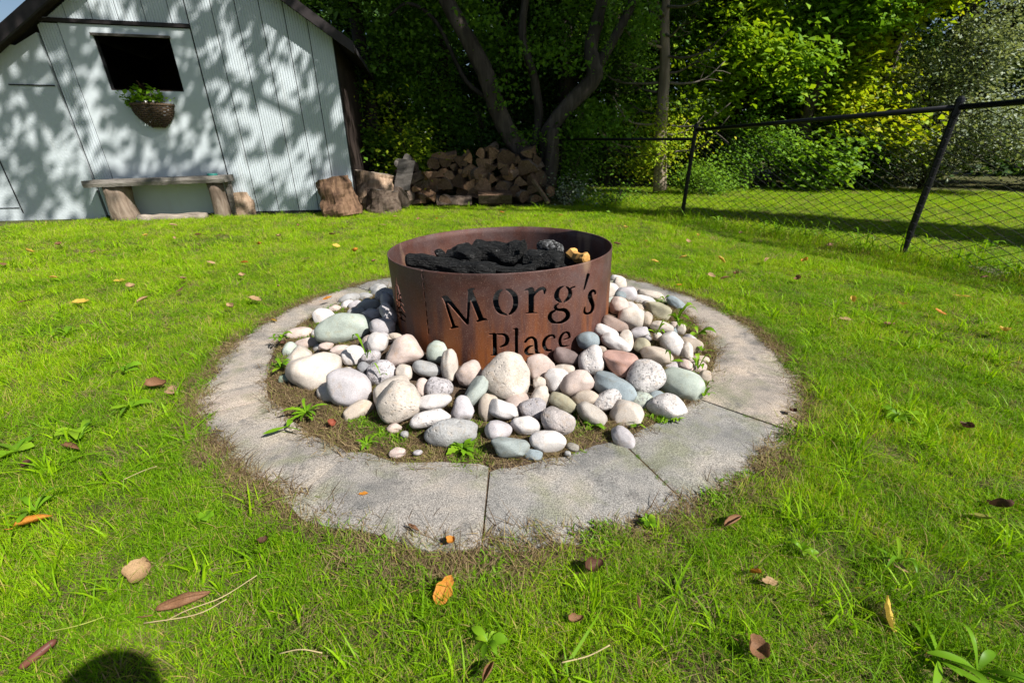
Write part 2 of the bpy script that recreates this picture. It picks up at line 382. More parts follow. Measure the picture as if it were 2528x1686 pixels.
# paving ring: separate flagstones with open joints
pav = empty('stone_paving_ring', (PIT[0], PIT[1], 0)); tag(pav, kind='structure')
def r_in(a):
    a = math.degrees(math.atan2(math.sin(a), math.cos(a)))
    return float(np.interp(a, [-180, -153, -125, -105, -78, -50, -21, 19, 90, 180], [1.29, 1.25, 1.265, 1.225, 1.17, 1.115, 1.165, 1.24, 1.24, 1.29]))
joints = [-179.5, -151, -143.5, -115, -91.3, -66.7, -41.5, -16.5, 22, 52, 84, 112, 143]
for i, a0 in enumerate(joints):
    a1 = joints[(i + 1) % len(joints)]
    if a1 < a0: a1 += 360
    r = np.random.default_rng(100 + i)
    gap = 0.003; n = max(5, int((a1 - a0) / 1.6))
    ph = r.uniform(0, 20)
    jit0, jit1 = r.normal(0, 1.0, 2)
    dz = r.uniform(-0.002, 0.003); tx, ty = r.normal(0, 0.0015, 2)
    outer = []; inner = []
    for k in range(n + 1):
        t = k / n
        for lst, R0, sgn in ((outer, R_OUT, 1), (inner, r_in(math.radians(a0 + t * (a1 - a0))), -1)):
            off = gap / R0
            a = math.radians(a0) + off + t * (math.radians(a1 - a0) - 2 * off)
            edge = 0.034 * vnoise(math.cos(a) * 2, math.sin(a) * 2, 2.2, 5 + sgn) + 0.022 * vnoise(a * 9, sgn * 3 + ph, 1.0, 8) + 0.007 * vnoise(a * 30, sgn, 1.0, 9)
            if k in (0, n): edge -= sgn * 0.012
            rr = R0 + edge
            # joints run a little crooked
            skew = (0.006 * vnoise(rr * 8, i, 1, 4)) if k in (0, n) else 0
            lst.append((PIT[0] + rr * math.cos(a + skew), PIT[1] + rr * math.sin(a + skew)))
    rows = 5; V = []; F = []
    for q in range(rows):
        f = q / (rows - 1)
        for k in range(n + 1):
            x = outer[k][0] * f + inner[k][0] * (1 - f); y = outer[k][1] * f + inner[k][1] * (1 - f)
            edge = min(q, rows - 1 - q, k, n - k)
            z = 0.014 + dz + tx * (x - PIT[0]) + ty * (y - PIT[1]) + 0.004 * vnoise(x, y, 5, 11) - (0.005 if edge == 0 else 0)
            V.append((x, y, z))
    nn = n + 1
    for q in range(rows - 1):
        for k in range(n): F.append((q * nn + k, q * nn + k + 1, (q + 1) * nn + k + 1, (q + 1) * nn + k))
    bnd = list(range(nn)) + [q * nn + n for q in range(1, rows)] + [(rows - 1) * nn + k for k in range(n - 1, -1, -1)] + [q * nn for q in range(rows - 2, 0, -1)]
    base = len(V)
    for b in bnd: V.append((V[b][0], V[b][1], -0.025))
    for k in range(len(bnd)):
        k2 = (k + 1) % len(bnd); F.append((bnd[k2], bnd[k], base + k, base + k2))
    o = obj('flagstone', V, F, M['paving'], pav)
    bmx = bmesh.new(); bmx.from_mesh(o.data); bmesh.ops.recalc_face_normals(bmx, faces=bmx.faces); bmx.to_mesh(o.data); bmx.free()

# ================================================================== FIRE RING with cut-out lettering
RC = np.array([-0.05, 2.36, 0.0]); TILT = math.radians(-1.7)
RT = np.array(Matrix.Rotation(TILT, 3, 'Y'))
zoomA = lambda p: (940 + p[0] * 0.15306, 680 + p[1] * 0.15306, p[2] * 0.15306)
zoomB = lambda p: (1180 + p[0] * 0.15304, 660 + p[1] * 0.15304, p[2] * 0.15304)
SA = [ # M
 [(1010, 360, 22), (1045, 440, 22), (1170, 810, 28)], [(985, 352, 12), (1060, 350, 26)], [(1060, 370, 38), (1390, 770, 28)],
 [(1398, 775, 20), (1425, 260, 27)], [(1440, 270, 44), (1612, 700, 44)], [(1410, 240, 20), (1508, 215, 13)],
 [(1550, 748, 15), (1630, 712, 26), (1712, 712, 13)], [(1125, 857, 12), (1185, 832, 25), (1248, 830, 12)],
 # fir tree
 [(245, 20, 6), (258, 160, 9)], [(240, 170, 10), (252, 400, 9)], [(272, 170, 11), (325, 370, 12)], [(300, 380, 11), (365, 490, 10)],
 [(320, 490, 12), (388, 602, 10)], [(330, 590, 13), (402, 670, 11)], [(310, 690, 13), (394, 742, 11)], [(262, 500, 9), (302, 545, 9)],
 [(262, 400, 9), (330, 440, 11)], [(256, 300, 9), (312, 330, 10)], [(256, 575, 10), (330, 620, 12)], [(266, 638, 9), (290, 662, 8)],
 [(330, 690, 6), (322, 785, 6)], [(285, 330, 10), (300, 520, 10)], [(300, 540, 9), (335, 690, 10)], [(262, 420, 8), (275, 560, 9)]]
for y0, y1 in ((-110, -45), (-20, 50), (120, 210), (270, 360), (425, 505), (570, 660), (710, 800), (855, 940)):
    SA.append([(675 + y0 * 0.103, y0, 10), (675 + y1 * 0.103, y1, 10)])
SB = [ # o
 [(395, 365, 10), (320, 410, 32), (286, 500, 42), (286, 580, 44), (320, 680, 40), (380, 740, 28), (460, 768, 14)],
 [(440, 355, 10), (520, 385, 30), (590, 460, 40), (608, 560, 42), (590, 660, 38), (540, 730, 26), (500, 765, 12)],
 # r
 [(858, 365, 45), (856, 700, 43)], [(760, 375, 12), (810, 352, 15), (860, 358, 30)], [(770, 745, 9), (955, 735, 9)], [(815, 735, 12), (900, 735, 12)],
 [(890, 470, 15), (930, 410, 22), (1000, 355, 26), (1070, 350, 27), (1074, 430, 13)],
 # g
 [(1385, 310, 10), (1310, 350, 25), (1270, 430, 38), (1275, 500, 38), (1340, 565, 16)],
 [(1425, 315, 12), (1475, 360, 26), (1488, 430, 35), (1460, 500, 32), (1390, 565, 14)], [(1498, 342, 13), (1562, 316, 16)],
 [(1300, 588, 10), (1245, 640, 25), (1290, 685, 22), (1400, 692, 32), (1450, 750, 36), (1440, 820, 36), (1360, 883, 26), (1285, 898, 17)],
 [(1255, 898, 17), (1190, 870, 32), (1157, 810, 36), (1180, 740, 26), (1240, 706, 18)],
 # apostrophe
 [(1780, 125, 28), (1715, 358, 16)],
 # s
 [(1895, 430, 18), (1885, 385, 20), (1845, 385, 26), (1810, 440, 34), (1815, 510, 40), (1845, 580, 36), (1855, 650, 30), (1830, 720, 26), (1770, 750, 18), (1720, 725, 22), (1726, 645, 12)],
 # P
 [(265, 1090, 32), (270, 1400, 34)], [(180, 1080, 12), (265, 1085, 14)], [(318, 1085, 14), (400, 1085, 20), (460, 1120, 30), (470, 1190, 32), (440, 1250, 26), (345, 1295, 10)], [(205, 1425, 11), (320, 1420, 11)],
 # l
 [(620, 1000, 26), (620, 1390, 26)], [(565, 1000, 10), (640, 995, 12)],
 # a
 [(760, 1210, 20), (800, 1160, 22), (870, 1135, 20), (920, 1170, 26), (935, 1260, 28), (945, 1370, 26), (985, 1385, 15)],
 [(893, 1262, 10), (820, 1290, 22), (770, 1350, 28), (800, 1405, 22), (880, 1400, 12)],
 # c
 [(1235, 1140, 18), (1215, 1100, 16), (1130, 1120, 22), (1070, 1190, 28), (1065, 1270, 30), (1110, 1335, 24), (1180, 1345, 18)],
 # e
 [(1480, 1130, 18), (1465, 1070, 22), (1420, 1050, 16), (1360, 1090, 22), (1325, 1160, 24), (1325, 1230, 26), (1360, 1275, 18), (1470, 1265, 10)],
 [(1385, 1172, 10), (1475, 1140, 14)]]
segs = []
for S, zf in ((SA, zoomA), (SB, zoomB)):
    for st in S:
        pts = spline([zf(p) for p in st], 4) if len(st) > 3 else np.array([zf(p) for p in st])
        for a, b in zip(pts[:-1], pts[1:]): segs.append((a, b))
def ring_pt(th, z, r=R_RING):
    """th: angle from the lettered side, + to the viewer's right"""
    P = np.stack([r * np.sin(th), -r * np.cos(th), z], -1)
    return P @ RT.T + RC
A0 = math.radians(100); nth = 400; nz = 104
thv = np.linspace(-A0, A0, nth + 1); zv = np.linspace(0.0, H_RING, nz + 1)
TT, ZZ = np.meshgrid(thv, zv, indexing='ij')
PX, PY, _ = project(ring_pt(TT, ZZ))
D = np.full(TT.shape, 1e3)
for a, b in segs:
    bx0, bx1 = min(a[0], b[0]) - 14, max(a[0], b[0]) + 14; by0, by1 = min(a[1], b[1]) - 14, max(a[1], b[1]) + 14
    m = (PX > bx0) & (PX < bx1) & (PY > by0) & (PY < by1) & (np.abs(TT) < 1.35)
    if not m.any(): continue
    x, y = PX[m], PY[m]; dx, dy = b[0] - a[0], b[1] - a[1]; L2 = dx * dx + dy * dy + 1e-9
    t = np.clip(((x - a[0]) * dx + (y - a[1]) * dy) / L2, 0, 1)
    d = np.hypot(x - a[0] - t * dx, y - a[1] - t * dy) - (a[2] + t * (b[2] - a[2]))
    D[m] = np.minimum(D[m], d)
D = np.clip(D, -3, 3); D[np.abs(D) < 0.02] = 0.02
V = []; F = []; idx = {}
def vid(key, th, z):
    if key not in idx:
        idx[key] = len(V); V.append((th, z))
    return idx[key]
for i in range(nth):
    for j in range(nz):
        cs = [(i, j), (i + 1, j), (i + 1, j + 1), (i, j + 1)]
        dd = [D[c] for c in cs]
        if max(dd) < 0: continue
        if min(dd) > 0:
            F.append([vid(c, thv[c[0]], zv[c[1]]) for c in cs]); continue
        poly = []
        for k in range(4):
            c, c2 = cs[k], cs[(k + 1) % 4]; d1, d2 = dd[k], dd[(k + 1) % 4]
            if d1 > 0: poly.append(vid(c, thv[c[0]], zv[c[1]]))
            if (d1 > 0) != (d2 > 0):
                t = d1 / (d1 - d2); t = t if c < c2 else t
                poly.append(vid((min(c, c2), max(c, c2)), thv[c[0]] + t * (thv[c2[0]] - thv[c[0]]), zv[c[1]] + t * (zv[c2[1]] - zv[c[1]])))
        if len(poly) >= 3: F.append(poly)
n2 = 90
for i in range(n2):
    for j in range(nz // 8):
        q = []
        for (ii, jj) in ((i, j), (i + 1, j), (i + 1, j + 1), (i, j + 1)):
            th = A0 + ii * (2 * math.pi - 2 * A0) / n2
            if ii == 0: q.append(vid((nth, jj * 8), th, zv[jj * 8]))
            elif ii == n2: q.append(vid((0, jj * 8), -A0, zv[jj * 8]))
            else: q.append(vid(('b', ii, jj), th, zv[jj * 8]))
        F.append(q)
Vt = np.array(V); Vw = ring_pt(Vt[:, 0], Vt[:, 1])
ring_root = empty('fire_ring', tuple(RC), 'rusted round steel fire ring with lettering cut through its wall', 'fire pit')
ring = obj('ring_wall', Vw, F, M['rust'], ring_root, smooth=True)
ring['label'] = "rusty steel wall cut through with a fir tree, a dashed line and the words Morg's Place"
sm = ring.modifiers.new('thickness', 'SOLIDIFY'); sm.thickness = 0.007; sm.offset = -1; sm.use_even_offset = False
# rolled rim
a = np.linspace(0, 2 * math.pi, 129)
# bed of ash and charcoal filling the ring
V = []; F = []; rr = np.linspace(0, 0.583, 22); na = 96
for r in rr:
    for k in range(na):
        t = k * 2 * math.pi / na; x, y = r * math.cos(t), r * math.sin(t)
        z = 0.40 + 0.03 * mnoise.fractal(Vector((x * 7, y * 7, 1)), 0.8, 2.0, 4) + 0.012 * mnoise.noise(Vector((x * 45, y * 45, 3))) - 0.05 * (r / 0.58) ** 4
        V.append((RC[0] + x, RC[1] + y, z))
for i in range(len(rr) - 1):
    for k in range(na):
        k2 = (k + 1) % na; F.append((i * na + k, i * na + k2, (i + 1) * na + k2, (i + 1) * na + k))
# outer skirt: charcoal packed down behind the lettering
nb = len(V); last = (len(rr) - 1) * na
for lev in range(1, 15):
    for k in range(na):
        t = k * 2 * math.pi / na; z = 0.33 - lev * 0.022
        r = 0.575 - 0.05 + 0.03 * mnoise.noise(Vector((math.cos(t) * 9, math.sin(t) * 9, z * 22))) + 0.015 * mnoise.noise(Vector((math.cos(t) * 26, math.sin(t) * 26, z * 55)))
        V.append((RC[0] + r * math.cos(t), RC[1] + r * math.sin(t), max(0.01, z)))
for lev in range(14):
    for k in range(na):
        k2 = (k + 1) % na
        u0 = (last if lev == 0 else nb + (lev - 1) * na); u1 = nb + lev * na
        F.append((u0 + k, u0 + k2, u1 + k2, u1 + k))
tag(obj('charcoal_bed', V, F, M['char'], smooth=True), 'heap of black charcoal and ash filling the fire ring', 'charcoal', kind='stuff')

# charred logs
zoom4 = lambda x, y: (900 + x * 0.2977, 520 + y * 0.2977)
def charlog(name, p0, p1, z0, z1, rad, mat, label, seed, n=16, lump=0.3):
    a = gnd(*zoom4(*p0), z0); b = gnd(*zoom4(*p1), z1); r = np.random.default_rng(seed)
    m = 30; P = np.array([a + (b - a) * t for t in np.linspace(0, 1, m)])
    P[:, 2] += 0.012 * np.sin(np.linspace(0, 5, m) + seed); 
    V, F = tube(P, [rad * (0.72 if i in (0, m - 1) else 1) for i in range(m)], n)
    C = np.repeat(P, n, axis=0)
    for i in range(len(V)):
        d = V[i] - C[i]; q = Vector(V[i] * 1.0)
        al = (V[i] - a) @ (b - a) / np.linalg.norm(b - a); pr_ = (V[i] - a) - (b - a) / np.linalg.norm(b - a) * al; q2 = Vector((al * 11 + seed, pr_[1] * 34, pr_[2] * 34)); k = 1 + lump * mnoise.noise(Vector((al * 9, seed * 3.3, pr_[2] * 8))) + 0.3 * mnoise.noise(q2) + 0.14 * mnoise.noise(q2 * 2.3)
        V[i] = C[i] + d * k
    o = obj(name, V, F, mat, None, origin=tuple(P[m // 2]), smooth=False)
    tag(o, label, 'log', 'charred wood in the fire ring'); return o
charlog('charred_log', (350, 430), (1080, 480), 0.486, 0.472, 0.036, M['char'], 'long charred log with flaky bark along the lettered rim', 1, lump=0.25)
charlog('charred_log', (960, 480), (1420, 485), 0.45, 0.45, 0.026, M['char'], 'thin blackened stick against the rim above the lettering', 2)
charlog('charred_log', (900, 330), (1330, 370), 0.495, 0.49, 0.06, M['char'], 'thickest lumpy burnt log across the middle of the ash', 3, lump=0.4)
charlog('charred_log', (1330, 395), (1630, 440), 0.482, 0.475, 0.05, M['char'], 'burnt black log end beside the tan splinter of wood', 4, lump=0.35)
charlog('charred_log', (700, 350), (930, 400), 0.485, 0.475, 0.05, M['char'], 'short burnt chunk with a ragged tip beside thickest log', 5, lump=0.45)
charlog('charred_log', (1455, 310), (1630, 320), 0.49, 0.5, 0.038, M['ashy'], 'burnt log chunk coated in pale grey ash', 6, 10)
charlog('charred_log', (600, 390), (700, 380), 0.445, 0.445, 0.03, M['char'], 'small burnt lump next to the ragged chunk', 7)
charlog('charred_log', (1690, 390), (1790, 430), 0.455, 0.45, 0.04, M['char'], 'dark burnt block beneath the tan splinter', 8, 8)
M['splinter'] = plain('fresh_split_wood', (0.5, 0.27, 0.08), 0.7, 0, 0.35, 30)
charlog('wood_splinter', (1715, 345), (1840, 415), 0.498, 0.482, 0.034, M['splinter'], 'unburnt orange-tan split wood inside the fire ring', 9, 7, 0.4)
# ================================================================== RIVER STONES round the ring
CRM = (0.54, 0.475, 0.415); PNK = (0.52, 0.42, 0.375); WHT = (0.6, 0.56, 0.54); GRY = (0.36, 0.355, 0.35); BLU = (0.235, 0.275, 0.295)
GRN = (0.36, 0.4, 0.35); TAN = (0.43, 0.36, 0.295); LIL = (0.44, 0.41, 0.42); ROS = (0.45, 0.28, 0.235); MAU = (0.22, 0.165, 0.155); OLV = (0.36, 0.33, 0.235)
s, sp, pt = 'stone', 'stone_speck', 'stone_pit'
L, R_ = 0, 1
# (zoom, x, y, w, h, turn, colour, surface, three-lobe, lobe angle, description)
ST_LIST = [
 (L, 720, 480, 415, 250, 6, GRN, s, 0.0, 0, 'large smooth pale green oval stone, highest on the fir-tree side'),
 (L, 560, 400, 175, 175, 20, WHT, s, 0.03, 10, 'pinkish white stone behind the large pale green oval'),
 (L, 380, 515, 190, 105, -6, PNK, s, 0, 0, 'pink oval stone lying on the paving edge beside a weed'),
 (L, 500, 520, 70, 75, 0, WHT, s, 0, 0, None), (L, 430, 605, 175, 115, 5, PNK, s, 0.02, 0, None),
 (L, 305, 650, 115, 145, -30, GRN, s, 0, 0, 'small grey green stone at the heap edge by leafy weeds'),
 (L, 370, 705, 220, 170, 30, CRM, s, 0, 0, None),
 (L, 505, 825, 420, 375, 20, CRM, s, 0.10, 35, 'largest smooth cream stone, a rounded triangle beside a blue grey one'),
 (L, 765, 935, 370, 295, -32, LIL, s, 0.03, 0, 'large smooth blue grey stone leaning on the cream rounded triangle'),
 (L, 790, 685, 178, 158, 20, WHT, s, 0, 0, None), (L, 690, 640, 150, 80, 0, PNK, s, 0, 0, None), (L, 580, 612, 115, 65, 0, PNK, s, 0, 0, None),
 (L, 980, 585, 165, 170, -30, WHT, s, 0.03, 0, None),
 (L, 1195, 650, 300, 255, 0, PNK, s, 0.09, 90, 'blocky peach stone with a flat broken top against the ring'),
 (L, 1435, 662, 160, 188, -8, GRN, s, 0, 0, 'grey green egg standing upright against the ring under the M'),
 (L, 1360, 787, 232, 125, -18, GRY, s, 0.03, 0, 'grey oval stone in front of the grey green egg'),
 (L, 1538, 757, 135, 262, -4, CRM, s, 0, 0, 'tall narrow beige stone standing on end against the ring'),
 (L, 1008, 815, 222, 205, 0, LIL, sp, 0.03, 0, 'round speckled stone with black and white grain'),
 (L, 870, 777, 95, 95, 0, (0.2, 0.2, 0.21), s, 0, 0, None), (L, 930, 692, 155, 95, 10, LIL, sp, 0, 0, None),
 (L, 1185, 815, 130, 128, -20, CRM, s, 0, 0, None), (L, 1690, 828, 208, 218, 0, PNK, s, 0.05, 60, None),
 (L, 1090, 965, 310, 215, 25, CRM, s, 0, 0, None),
 (L, 1145, 1040, 342, 332, 10, CRM, pt, 0.02, 0, 'big round rough cream stone low in the heap'),
 (L, 1455, 935, 215, 172, -8, LIL, sp, 0.04, 0, 'mauve grey grainy stone above a white lens-shaped one'),
 (L, 1335, 930, 115, 150, 0, PNK, s, 0, 0, None),
 (L, 1418, 1045, 268, 135, 4, WHT, s, 0.02, 0, 'smooth white lens-shaped stone resting on a longer one'),
 (L, 1388, 1168, 318, 130, 5, WHT, pt, 0.03, 90, 'long white stone beneath the lens-shaped one'),
 (L, 1548, 1280, 410, 222, -4, GRY, pt, 0.02, 0, 'large grainy grey bean-shaped stone at the front of the heap'),
 (L, 1738, 967, 140, 275, -32, (0.33, 0.36, 0.33), s, 0.0, 0, 'grey green brick-shaped stone standing tilted left of big boulder'),
 (L, 1640, 1105, 185, 225, 0, LIL, s, 0.08, 90, None), (L, 830, 1115, 248, 145, 22, TAN, s, 0.03, 0, 'tan block of stone half sunk in weeds beside round rough one'),
 (L, 1112, 1245, 120, 82, 0, PNK, s, 0, 0, None), (L, 1135, 1435, 132, 88, 0, PNK, s, 0, 0, 'small pink pebble alone on the soil beside the paving'),
 (L, 1190, 1295, 66, 60, 0, GRY, s, 0, 0, None), (L, 1290, 1435, 75, 45, 0, LIL, s, 0, 0, None),
 (L, 990, 195, 150, 105, 38, GRY, s, 0, 0, None), (L, 965, 168, 100, 80, 20, GRY, s, 0, 0, None), (L, 880, 230, 118, 72, 0, GRY, s, 0, 0, None),
 (L, 910, 292, 170, 92, -5, GRY, s, 0, 0, None), (L, 1050, 255, 100, 115, 20, LIL, s, 0, 0, None), (L, 1065, 360, 110, 190, 20, LIL, s, 0, 0, None),
 (L, 810, 300, 115, 85, 10, LIL, s, 0, 0, None), (L, 765, 245, 175, 85, 10, GRY, s, 0, 0, 'pale grey long stone on the outer edge behind the green oval'),
 (L, 745, 300, 115, 92, 25, WHT, s, 0, 0, None), (L, 650, 322, 95, 65, 0, PNK, s, 0, 0, None), (L, 815, 348, 135, 65, 0, GRY, s, 0, 0, None),
 (L, 930, 372, 145, 92, 0, LIL, s, 0, 0, None), (L, 1020, 458, 195, 132, -5, LIL, s, 0, 0, 'grey stone shaded by the ring beside the green oval'),
 (L, 1010, 532, 100, 72, -10, LIL, s, 0, 0, None), (L, 1120, 535, 100, 55, -15, TAN, s, 0, 0, None), (L, 268, 862, 105, 72, 0, (0.2, 0.26, 0.2), s, 0, 0, None),
 (R_, 225, 850, 378, 388, -25, CRM, pt, 0.045, 80, 'biggest round cream boulder standing against the ring below the lettering'),
 (R_, 480, 778, 215, 225, 35, PNK, s, 0.06, 20, 'pinkish tan slab leaning on the ring beside the big boulder'),
 (R_, 678, 697, 218, 140, -18, MAU, s, 0.04, 0, 'dark purple brown flat stone below the last letters'),
 (R_, 852, 567, 172, 148, 12, BLU, s, 0.0, 0, 'smooth blue grey stone touching the ring beside the lettering'),
 (R_, 990, 507, 195, 105, -18, WHT, s, 0, 0, None), (R_, 1065, 582, 258, 120, -20, WHT, s, 0.02, 0, 'long white stone above the rose-coloured one'),
 (R_, 1150, 565, 105, 165, 20, CRM, s, 0, 0, None), (R_, 1100, 735, 290, 225, -12, ROS, s, 0.10, -90, 'rose pink heart-shaped stone'),
 (R_, 885, 735, 215, 248, 20, WHT, pt, 0.07, 80, 'angular white stone with a dark grey broken face'),
 (R_, 1060, 457, 215, 132, -18, (0.27, 0.2, 0.17), s, 0.03, 0, 'dark brown grey stone wedged against the ring under the s'),
 (R_, 1183, 395, 190, 192, 0, CRM, s, 0.02, 0, None), (R_, 1090, 300, 152, 150, 10, PNK, s, 0.03, 0, None),
 (R_, 1150, 218, 158, 142, 20, LIL, s, 0.06, 30, None), (R_, 1088, 152, 120, 152, 0, CRM, s, 0, 0, None), (R_, 1085, 92, 118, 66, -10, WHT, s, 0, 0, None),
 (R_, 1330, 217, 215, 85, -6, CRM, s, 0, 0, None), (R_, 1390, 335, 205, 155, -15, OLV, s, 0.04, 0, 'olive beige block of stone near the back right of the ring'),
 (R_, 1275, 262, 200, 92, -5, WHT, s, 0, 0, None), (R_, 1540, 290, 190, 92, -32, BLU, s, 0, 0, 'blue grey stone lying on the paving behind tall weeds'),
 (R_, 1425, 462, 175, 92, -5, CRM, s, 0, 0, None), (R_, 1247, 512, 165, 100, 22, LIL, s, 0, 0, 'lilac grey lens-shaped stone among cream ones'),
 (R_, 1305, 402, 85, 120, 0, TAN, s, 0, 0, None), (R_, 1270, 607, 135, 122, 0, OLV, s, 0.04, 90, None),
 (R_, 1505, 597, 222, 170, -42, WHT, s, 0.02, 0, 'smooth white egg tilted at the outer edge by weeds'),
 (R_, 1617, 665, 92, 172, 10, CRM, s, 0, 0, None), (R_, 1610, 762, 115, 92, -20, PNK, s, 0, 0, None),
 (R_, 1375, 692, 255, 152, -5, TAN, s, 0.02, 0, None),
 (R_, 1290, 852, 300, 285, 30, WHT, sp, 0.03, 0, 'large off-white stone peppered with black pits'),
 (R_, 1580, 920, 358, 265, -16, GRN, s, 0.0, 0, 'largest smooth grey green stone at the outer edge of the heap'),
 (R_, 1467, 1082, 298, 215, 0, WHT, pt, 0.05, 90, 'white mushroom-cap stone below the grey green one'),
 (R_, 1150, 1135, 248, 225, -10, CRM, s, 0.02, 0, 'smooth rounded cream stone near the front right edge'),
 (R_, 1125, 1327, 218, 148, -38, LIL, s, 0, 0, 'pale lilac oval stone lying alone on the paving edge'),
 (R_, 880, 1135, 250, 150, -25, (0.4, 0.36, 0.32), s, 0.02, 0, 'greyish beige oblong stone above a leafy weed'),
 (R_, 1000, 1032, 240, 150, 32, WHT, sp, 0, 0, 'white stone mottled all over with dark specks'),
 (R_, 1050, 932, 350, 195, -27, BLU, s, 0.04, 0, 'large flat slate blue slab between paler stones'),
 (R_, 768, 897, 270, 190, 28, PNK, s, 0.02, 0, 'smooth pale pink oval tilted beside the white stone'),
 (R_, 610, 870, 195, 205, 10, WHT, s, 0.06, 20, None), (R_, 475, 892, 105, 100, 0, CRM, s, 0.05, 0, None),
 (R_, 490, 1000, 190, 175, 0, CRM, s, 0.13, 90, 'small cream triangular stone pointing up'),
 (R_, 830, 1010, 215, 120, 15, TAN, s, 0, 0, None), (R_, 660, 1050, 228, 140, -22, OLV, s, 0.03, 0, None),
 (R_, 430, 1100, 215, 180, 0, LIL, pt, 0.05, 60, None), (R_, 617, 1192, 268, 200, -18, (0.45, 0.4, 0.38), pt, 0.03, 0, 'pitted pinkish grey stone with a crack'),
 (R_, 195, 1100, 255, 150, -18, WHT, s, 0.05, 0, 'knobbly white stone resting on a hollow tan one'),
 (R_, 80, 1085, 160, 222, -10, TAN, s, 0.03, 0, None), (R_, 368, 1220, 238, 160, -6, WHT, s, 0.02, 0, None),
 (R_, 150, 1262, 225, 165, -5, LIL, s, 0.03, 0, None), (R_, 255, 1395, 305, 165, -6, (0.28, 0.31, 0.3), s, 0.05, 20, 'flat slate grey wedge at the very front of the heap'),
 (R_, 545, 1345, 285, 172, 6, WHT, s, 0.0, 0, 'smooth white oval at the very front of the heap'),
 (R_, 427, 1450, 144, 82, -5, BLU, s, 0, 0, 'small blue grey pebble between slate wedge and paving'),
 (R_, 735, 1390, 100, 66, 0, (0.25, 0.23, 0.2), s, 0, 0, 'small dark pebble sunk in soil beside the white oval'), (R_, 695, 1440, 52, 40, 0, GRY, s, 0, 0, None),
 (R_, 1760, 850, 92, 112, 0, TAN, s, 0, 0, None), (R_, 1640, 562, 110, 92, -20, LIL, s, 0, 0, None), (R_, 1720, 712, 150, 60, 5, TAN, s, 0, 0, None),
 (R_, 1390, 535, 70, 65, 0, CRM, s, 0, 0, None), (R_, 1310, 545, 66, 55, 0, LIL, s, 0, 0, None), (R_, 670, 792, 155, 82, 0, CRM, s, 0, 0, None),
 (R_, 950, 642, 90, 66, 0, TAN, s, 0, 0, None), (R_, 1570, 480, 80, 90, 0, CRM, s, 0, 0, None),
]
def ico(sub):
    bm = bmesh.new(); bmesh.ops.create_icosphere(bm, subdivisions=sub, radius=1.0)
    V = np.array([v.co[:] for v in bm.verts]); F = [[v.index for v in f.verts] for f in bm.faces]; bm.free(); return V, F
ICO4 = ico(4); ICO3 = ico(3)
Rv = np.array([1.0, 0, 0]); Uv = np.array([0, ST, CT]); Fv = np.array([0, CT, -ST])
def stone_shape(seed, k3, ph3, sub=ICO4, facet=1.0, ex=0.94):
    V = sub[0].copy(); r = np.random.default_rng(seed)
    V = np.sign(V) * np.abs(V) ** ex
    out = np.empty_like(V); off = Vector(r.uniform(-50, 50, 3).tolist())
    # a few broad worn facets
    nrm = r.normal(size=(5, 3)); nrm /= np.linalg.norm(nrm, axis=1)[:, None]; dist = r.uniform(0.74, 0.98, 5)
    for i, v in enumerate(V):
        q = Vector(v); k = 1 + 0.13 * mnoise.noise(q * 1.1 + off) + 0.05 * mnoise.noise(q * 2.6 + off) + 0.012 * mnoise.noise(q * 7 + off)
        k *= 1 + k3 * math.cos(3 * (math.atan2(v[1], v[0]) - ph3)) * math.hypot(v[0], v[1])
        p = v * k
        for n_, d_ in zip(nrm, dist):
            e = p @ n_ - d_
            if e > 0: p = p - n_ * e * 0.75 * facet
        out[i] = p
    mx = np.abs(out[:, 0]).max(); my = np.abs(out[:, 1]).max()
    out[:, 0] /= mx; out[:, 1] /= my; return out
stones = []
for i, (zz, x, y, w, h, rot, col, mt, k3, ph, desc) in enumerate(ST_LIST):
    px = (620 if zz == 0 else 1180) + x * 0.3188; py = 660 + y * 0.3188; w *= 0.3188 * 1.03; h *= 0.3188 * 1.03
    d = ray(px, py); t = 0.8
    small = min(w, h) < 30
    for _ in range(4000):                                     # walk to the heap's surface
        p = np.array([0, 0, CAMH]) + d * t
        rr = math.hypot(p[0] - PIT[0], p[1] - PIT[1])
        if p[2] <= heap_z(p[0], p[1]) - (0.02 if rr < 1.05 else 0.035): break
        t += 0.001
    if max(w, h) > 85: t -= 0.035; p = np.array([0, 0, CAMH]) + d * t      # the large ones lie on top
    f = (p - np.array([0, 0, CAMH])) @ Fv
    a, b = w / 2 * f / FPX, h / 2 * f / FPX
    stones.append(dict(p=p, a=a, b=b, rot=math.radians(rot), col=col, mt=mt, k3=k3, ph=math.radians(ph - rot), desc=desc, t=t, d=d, i=i))
